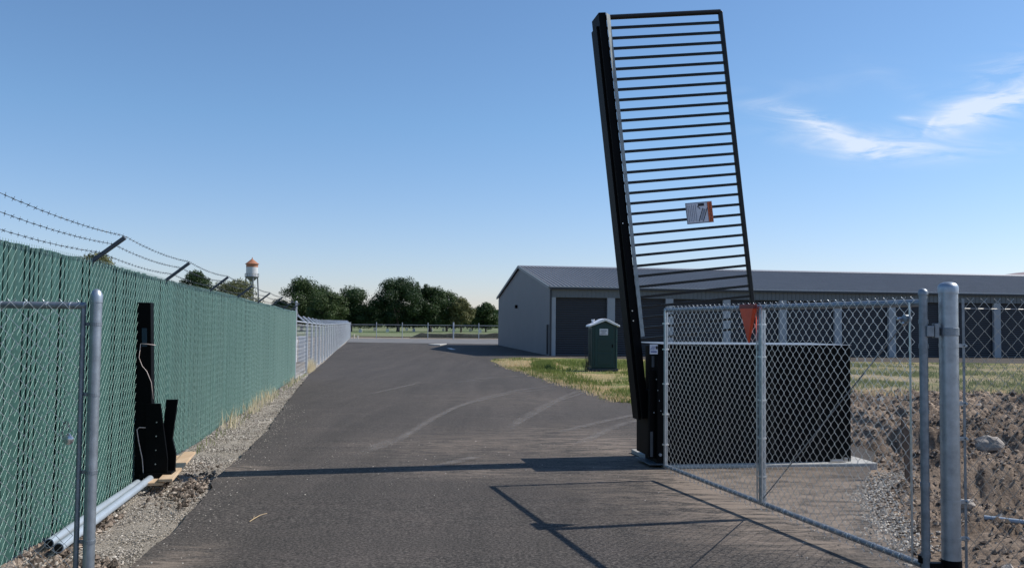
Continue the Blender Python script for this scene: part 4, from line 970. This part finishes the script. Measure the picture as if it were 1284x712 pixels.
# ------------------------------------------------------------------ trees
def tree(px,Y,ytop,hwpx,label,lm,kind='round',n=5200,trunk=True,ybase=None,name='broadleaf_tree',ls=.36):
    b_=at(px,410,Y); zt2=at(px,ytop,Y).z; zg=-.5; H=zt2-zg; Rr=hwpx*Y/FPX*1.12
    T_=thing(name,label,'tree',(b_.x,Y,zg),0,'trees beyond the fences')
    rs=random.Random(int(px*7+ytop)); mb=MB()
    th=H*.19
    if trunk:
        tr=.028*H; mb.tube([(0,0,-.2),(.05,0,th*.5),(-.05,0,th),(.1,0,H*.55),(.0,0,H*.8)],[tr*1.2,tr,tr*.85,tr*.5,tr*.15],8)
        for k in range(7):
            a=rs.random()*6.28; z0=th*(.8+.35*k/2); l=Rr*.6; mb.tube([(0,0,z0),(math.cos(a)*l*.5,math.sin(a)*l*.5,z0+H*.12),(math.cos(a)*l,math.sin(a)*l,z0+H*.28)],[tr*.45,tr*.3,tr*.08],5)
        o=mb.build('trunk',barkm); o.parent=T_
    mb=MB(); cl=[]
    if kind=='round':
        for k in range(52):
            u=rs.random(); zz=th*.9+(H-th*.9)*(.08+.84*u); prof=math.sin(math.pi*min(1,(.16+.80*u)))**.62
            a=rs.random()*6.28; rr=Rr*prof*math.sqrt(rs.random())*.82; cl.append((math.cos(a)*rr,math.sin(a)*rr*.9,zz,Rr*rs.uniform(.2,.36)))
    elif kind=='spiky':
        for k in range(40):
            u=rs.random(); zz=th*.9+(H*.8-th*.9)*u; prof=math.sin(math.pi*min(1,(.18+.74*u)))**.6; a=rs.random()*6.28; rr=Rr*prof*math.sqrt(rs.random())*.85; cl.append((math.cos(a)*rr,math.sin(a)*rr*.8,zz,Rr*rs.uniform(.17,.3)))
        for k in range(6):
            x=-Rr*.75+Rr*1.5*k/5; hz=H*(1-.10*abs(k-1.2)*.7)
            for q in range(5): cl.append((x+rs.uniform(-.1,.1),rs.uniform(-1,1),hz*(.70+.065*q),Rr*(.17-.022*q)))
    tot_=sum(c[3]**2 for c in cl)
    for (cx,cy,cz,cr) in cl:
        m_=int(1.9*n*cr*cr/tot_)
        for q in range(m_):
            d=Vector((rs.gauss(0,1),rs.gauss(0,1),rs.gauss(0,1))).normalized(); rad=cr*(rs.random()**.35)*rs.uniform(.8,1.18)
            p=Vector((cx,cy,cz))+Vector((d.x,d.y,d.z*.82))*rad
            nn=(d+Vector((rs.gauss(0,.6),rs.gauss(0,.6),rs.gauss(0,.6)+.3))).normalized(); t=nn.cross(Vector((rs.gauss(0,1),rs.gauss(0,1),rs.gauss(0,1)))).normalized(); s_=nn.cross(t); L_=ls*rs.uniform(.6,1.2)
            mb.add([p-t*L_*.5,p+s_*L_*.32,p+t*L_*.5,p-s_*L_*.32],[(0,1,2,3)])
    o=mb.build('crown',lm,fix=False); o.parent=T_
    return T_
tree(117,75,316,36,'olive topped tree peeking over the green fence right of the capped post',leaf3,n=7000,ls=.22)
tree(172,110,342,15,'tiny treetop just above the green fence between two barb arms',leaf2,n=2500)
tree(243,130,338,25,'dark treetop above the green fence left of the water tower',leaf,n=6500,ls=.3)
tree(216,140,349,16,'low treetop over the green fence behind the second barb arm',leaf2,n=2600)
tree(297,150,351,34,'greyish green tree in front of the water tower legs',leaf3,n=9000,ls=.32)
tree(352,190,378,22,'low dark tree behind the last barb arms of the green fence',leaf2,n=3500)
tree(378,190,352,34,'big dark round tree right above the tall thin end post',leaf,n=12000)
tree(410,182,368,26,'mid green tree over the start of the grey fence',leaf2,n=8000)
tree(440,188,362,34,'wide dark tree above the far end of the grey fence',leaf,n=12000)
tree(400,215,360,34,'background tree between the two wide dark trees',leaf,n=8000)
tree(499,188,347,31,'broadest and tallest dark tree beyond the far fence',leaf,n=13000)
tree(539,192,352,32,'tall dark tree with spiky tips right of the broadest one',leaf,'spiky',n=12000)
tree(560,205,365,20,'dark tree filling in behind the spiky tipped tree',leaf2,n=6000)
tree(578,190,374,17,'small pale green tree beyond the far fence',leaf3,n=5500)
tree(592,230,387,16,'low dark tree between pale tree and storage building',leaf,n=4000)
tree(609,200,381,18,'dark tree touching the corner of the storage building',leaf,n=6000)
tree(638,215,385,16,'dark tree mostly hidden behind the storage building gable',leaf,n=2000)
for i,(px,yt,desc) in enumerate(((345,388,'behind the last barb arms'),(365,386,'behind the thin end post'),(390,386,'above the crates'),(418,387,'over the middle of the grey fence'),(452,386,'left of the broadest tree'),(470,388,'in the gap left of the broadest tree'),(486,390,'below the broadest tree'),(518,389,'between the broadest and spiky trees'),(548,388,'below the spiky tree'),(566,388,'left of the small pale tree'),(586,390,'right of the small pale tree'),(600,391,'beside the storage building'))):
    tree(px,285,yt,20,'hazy far tree '+desc,leaf2,n=2600,ls=.6)
wd=MB(); rs=random.Random(3)
for i in range(26000):
    x=rs.uniform(-330,90); Y=rs.uniform(330,350); h=7.5+2.5*noise.noise(Vector((x*.03,0,0)))+1.5*noise.noise(Vector((x*.12,2,0))); z=-.5+rs.random()**.8*h
    t=Vector((rs.gauss(0,1),rs.gauss(0,.5),rs.gauss(0,1))).normalized(); s_=t.cross(Vector((rs.gauss(0,.4),1,rs.gauss(0,.4)))).normalized(); p=Vector((x,Y,z)); L_=1.5*rs.uniform(.5,1.1)
    wd.add([p-t*L_*.5,p+s_*L_*.35,p+t*L_*.5,p-s_*L_*.35],[(0,1,2,3)])
tag(wd.build('far_woodland',leaf2,fix=False),'far off belt of trees closing the park horizon','woodland',None,'stuff')
# ------------------------------------------------------------------ water tower
WY=300; wp=at(314.5,405,WY); WT=thing('water_tower','white water tower with an orange conical roof on thin legs','water tower',(wp.x,WY,-.5))
def zy(py): return at(314.5,py,WY).z+.5
def wb(mb,name,m,**k): o=mb.build(name,m,None,**k); o.parent=WT; return o
k=WY/FPX; zt_=zy(346.5); zr=zy(331)
mb=MB(); mb.lathe((0,0,0),[(7.2*k,zt_),(7.2*k,zy(334.8))],24); wb(mb,'tank',tankw,smooth='auto')
mb=MB(); mb.lathe((0,0,0),[(7.25*k,zy(335)),(7.25*k,zr)],24); wb(mb,'orange_band',tanko,smooth='auto')
mb=MB(); mb.lathe((0,0,0),[(8.5*k,zr-.1),(8.6*k,zr),(4.2*k,zy(327.5)),(1.2*k,zy(325)),(.6*k,zy(324.5)),(.5*k,zy(323)),(.01,zy(322.3))],24); wb(mb,'roof',tanko)
mb=MB(); mb.lathe((0,0,0),[(8.6*k,zt_-.25),(8.6*k,zt_)],24); mb.lathe((0,0,0),[(8.5*k,zt_+.85),(8.5*k,zt_+.95)],24) if 0 else None
for q in range(16): a=q/16*6.283; mb.tube([(8.5*k*math.cos(a),8.5*k*math.sin(a),zt_),(8.5*k*math.cos(a),8.5*k*math.sin(a),zt_+.9)],.05,4)
mb.tube([(8.5*k*math.cos(a),8.5*k*math.sin(a),zt_+.9) for a in [q/24*6.283 for q in range(24)]],.05,4,close=True); wb(mb,'balcony',tankd)
mb=MB(); mb.lathe((0,0,0),[(.01,zy(353)),(2.6*k,zy(352.3)),(5*k,zy(350.3)),(6.6*k,zy(348)),(7.1*k,zt_-.25)],24); wb(mb,'bowl',tankd,smooth='auto')
mb=MB(); mb.tube([(0,0,0),(0,0,zy(352.5))],.45,8); wb(mb,'riser_pipe',tankw)
for q in range(4):
    a=q/4*6.283+.5; mb=MB(); mb.tube([(7*k*math.cos(a),7*k*math.sin(a),zt_),(11*k*math.cos(a),11*k*math.sin(a),0)],.24,6); wb(mb,'leg',tankd)
mb=MB()
for lv in (.33,.66):
    rr=(11-4*lv)*k
    for q in range(4):
        a=q/4*6.283+.5; b2=a+6.283/4; mb.tube([(rr*math.cos(a),rr*math.sin(a),zt_*lv),(rr*math.cos(b2),rr*math.sin(b2),zt_*lv)],.1,4)
wb(mb,'bracing',tankd)
# hill
bm=bmesh.new(); rows=[]
for i in range(41):
    row=[]
    for j in range(11):
        x=(i/40*2-1); y=(j/10*2-1); z=max(0,(1-x*x))**1.2*max(0,1-y*y)*182*(1+.12*noise.noise(Vector((i*.2,j*.3,0)))); row.append(bm.verts.new((1723+x*955,2500+y*600,-.5+z-3)))
    rows.append(row)
for i in range(40):
    for j in range(10): bm.faces.new((rows[i][j],rows[i+1][j],rows[i+1][j+1],rows[i][j+1]))
me=bpy.data.meshes.new('hill'); bm.to_mesh(me); bm.free(); me.materials.append(hillm); me.polygons.foreach_set('use_smooth',[True]*len(me.polygons)); o=bpy.data.objects.new('hill',me); C.objects.link(o); o['kind']='structure'
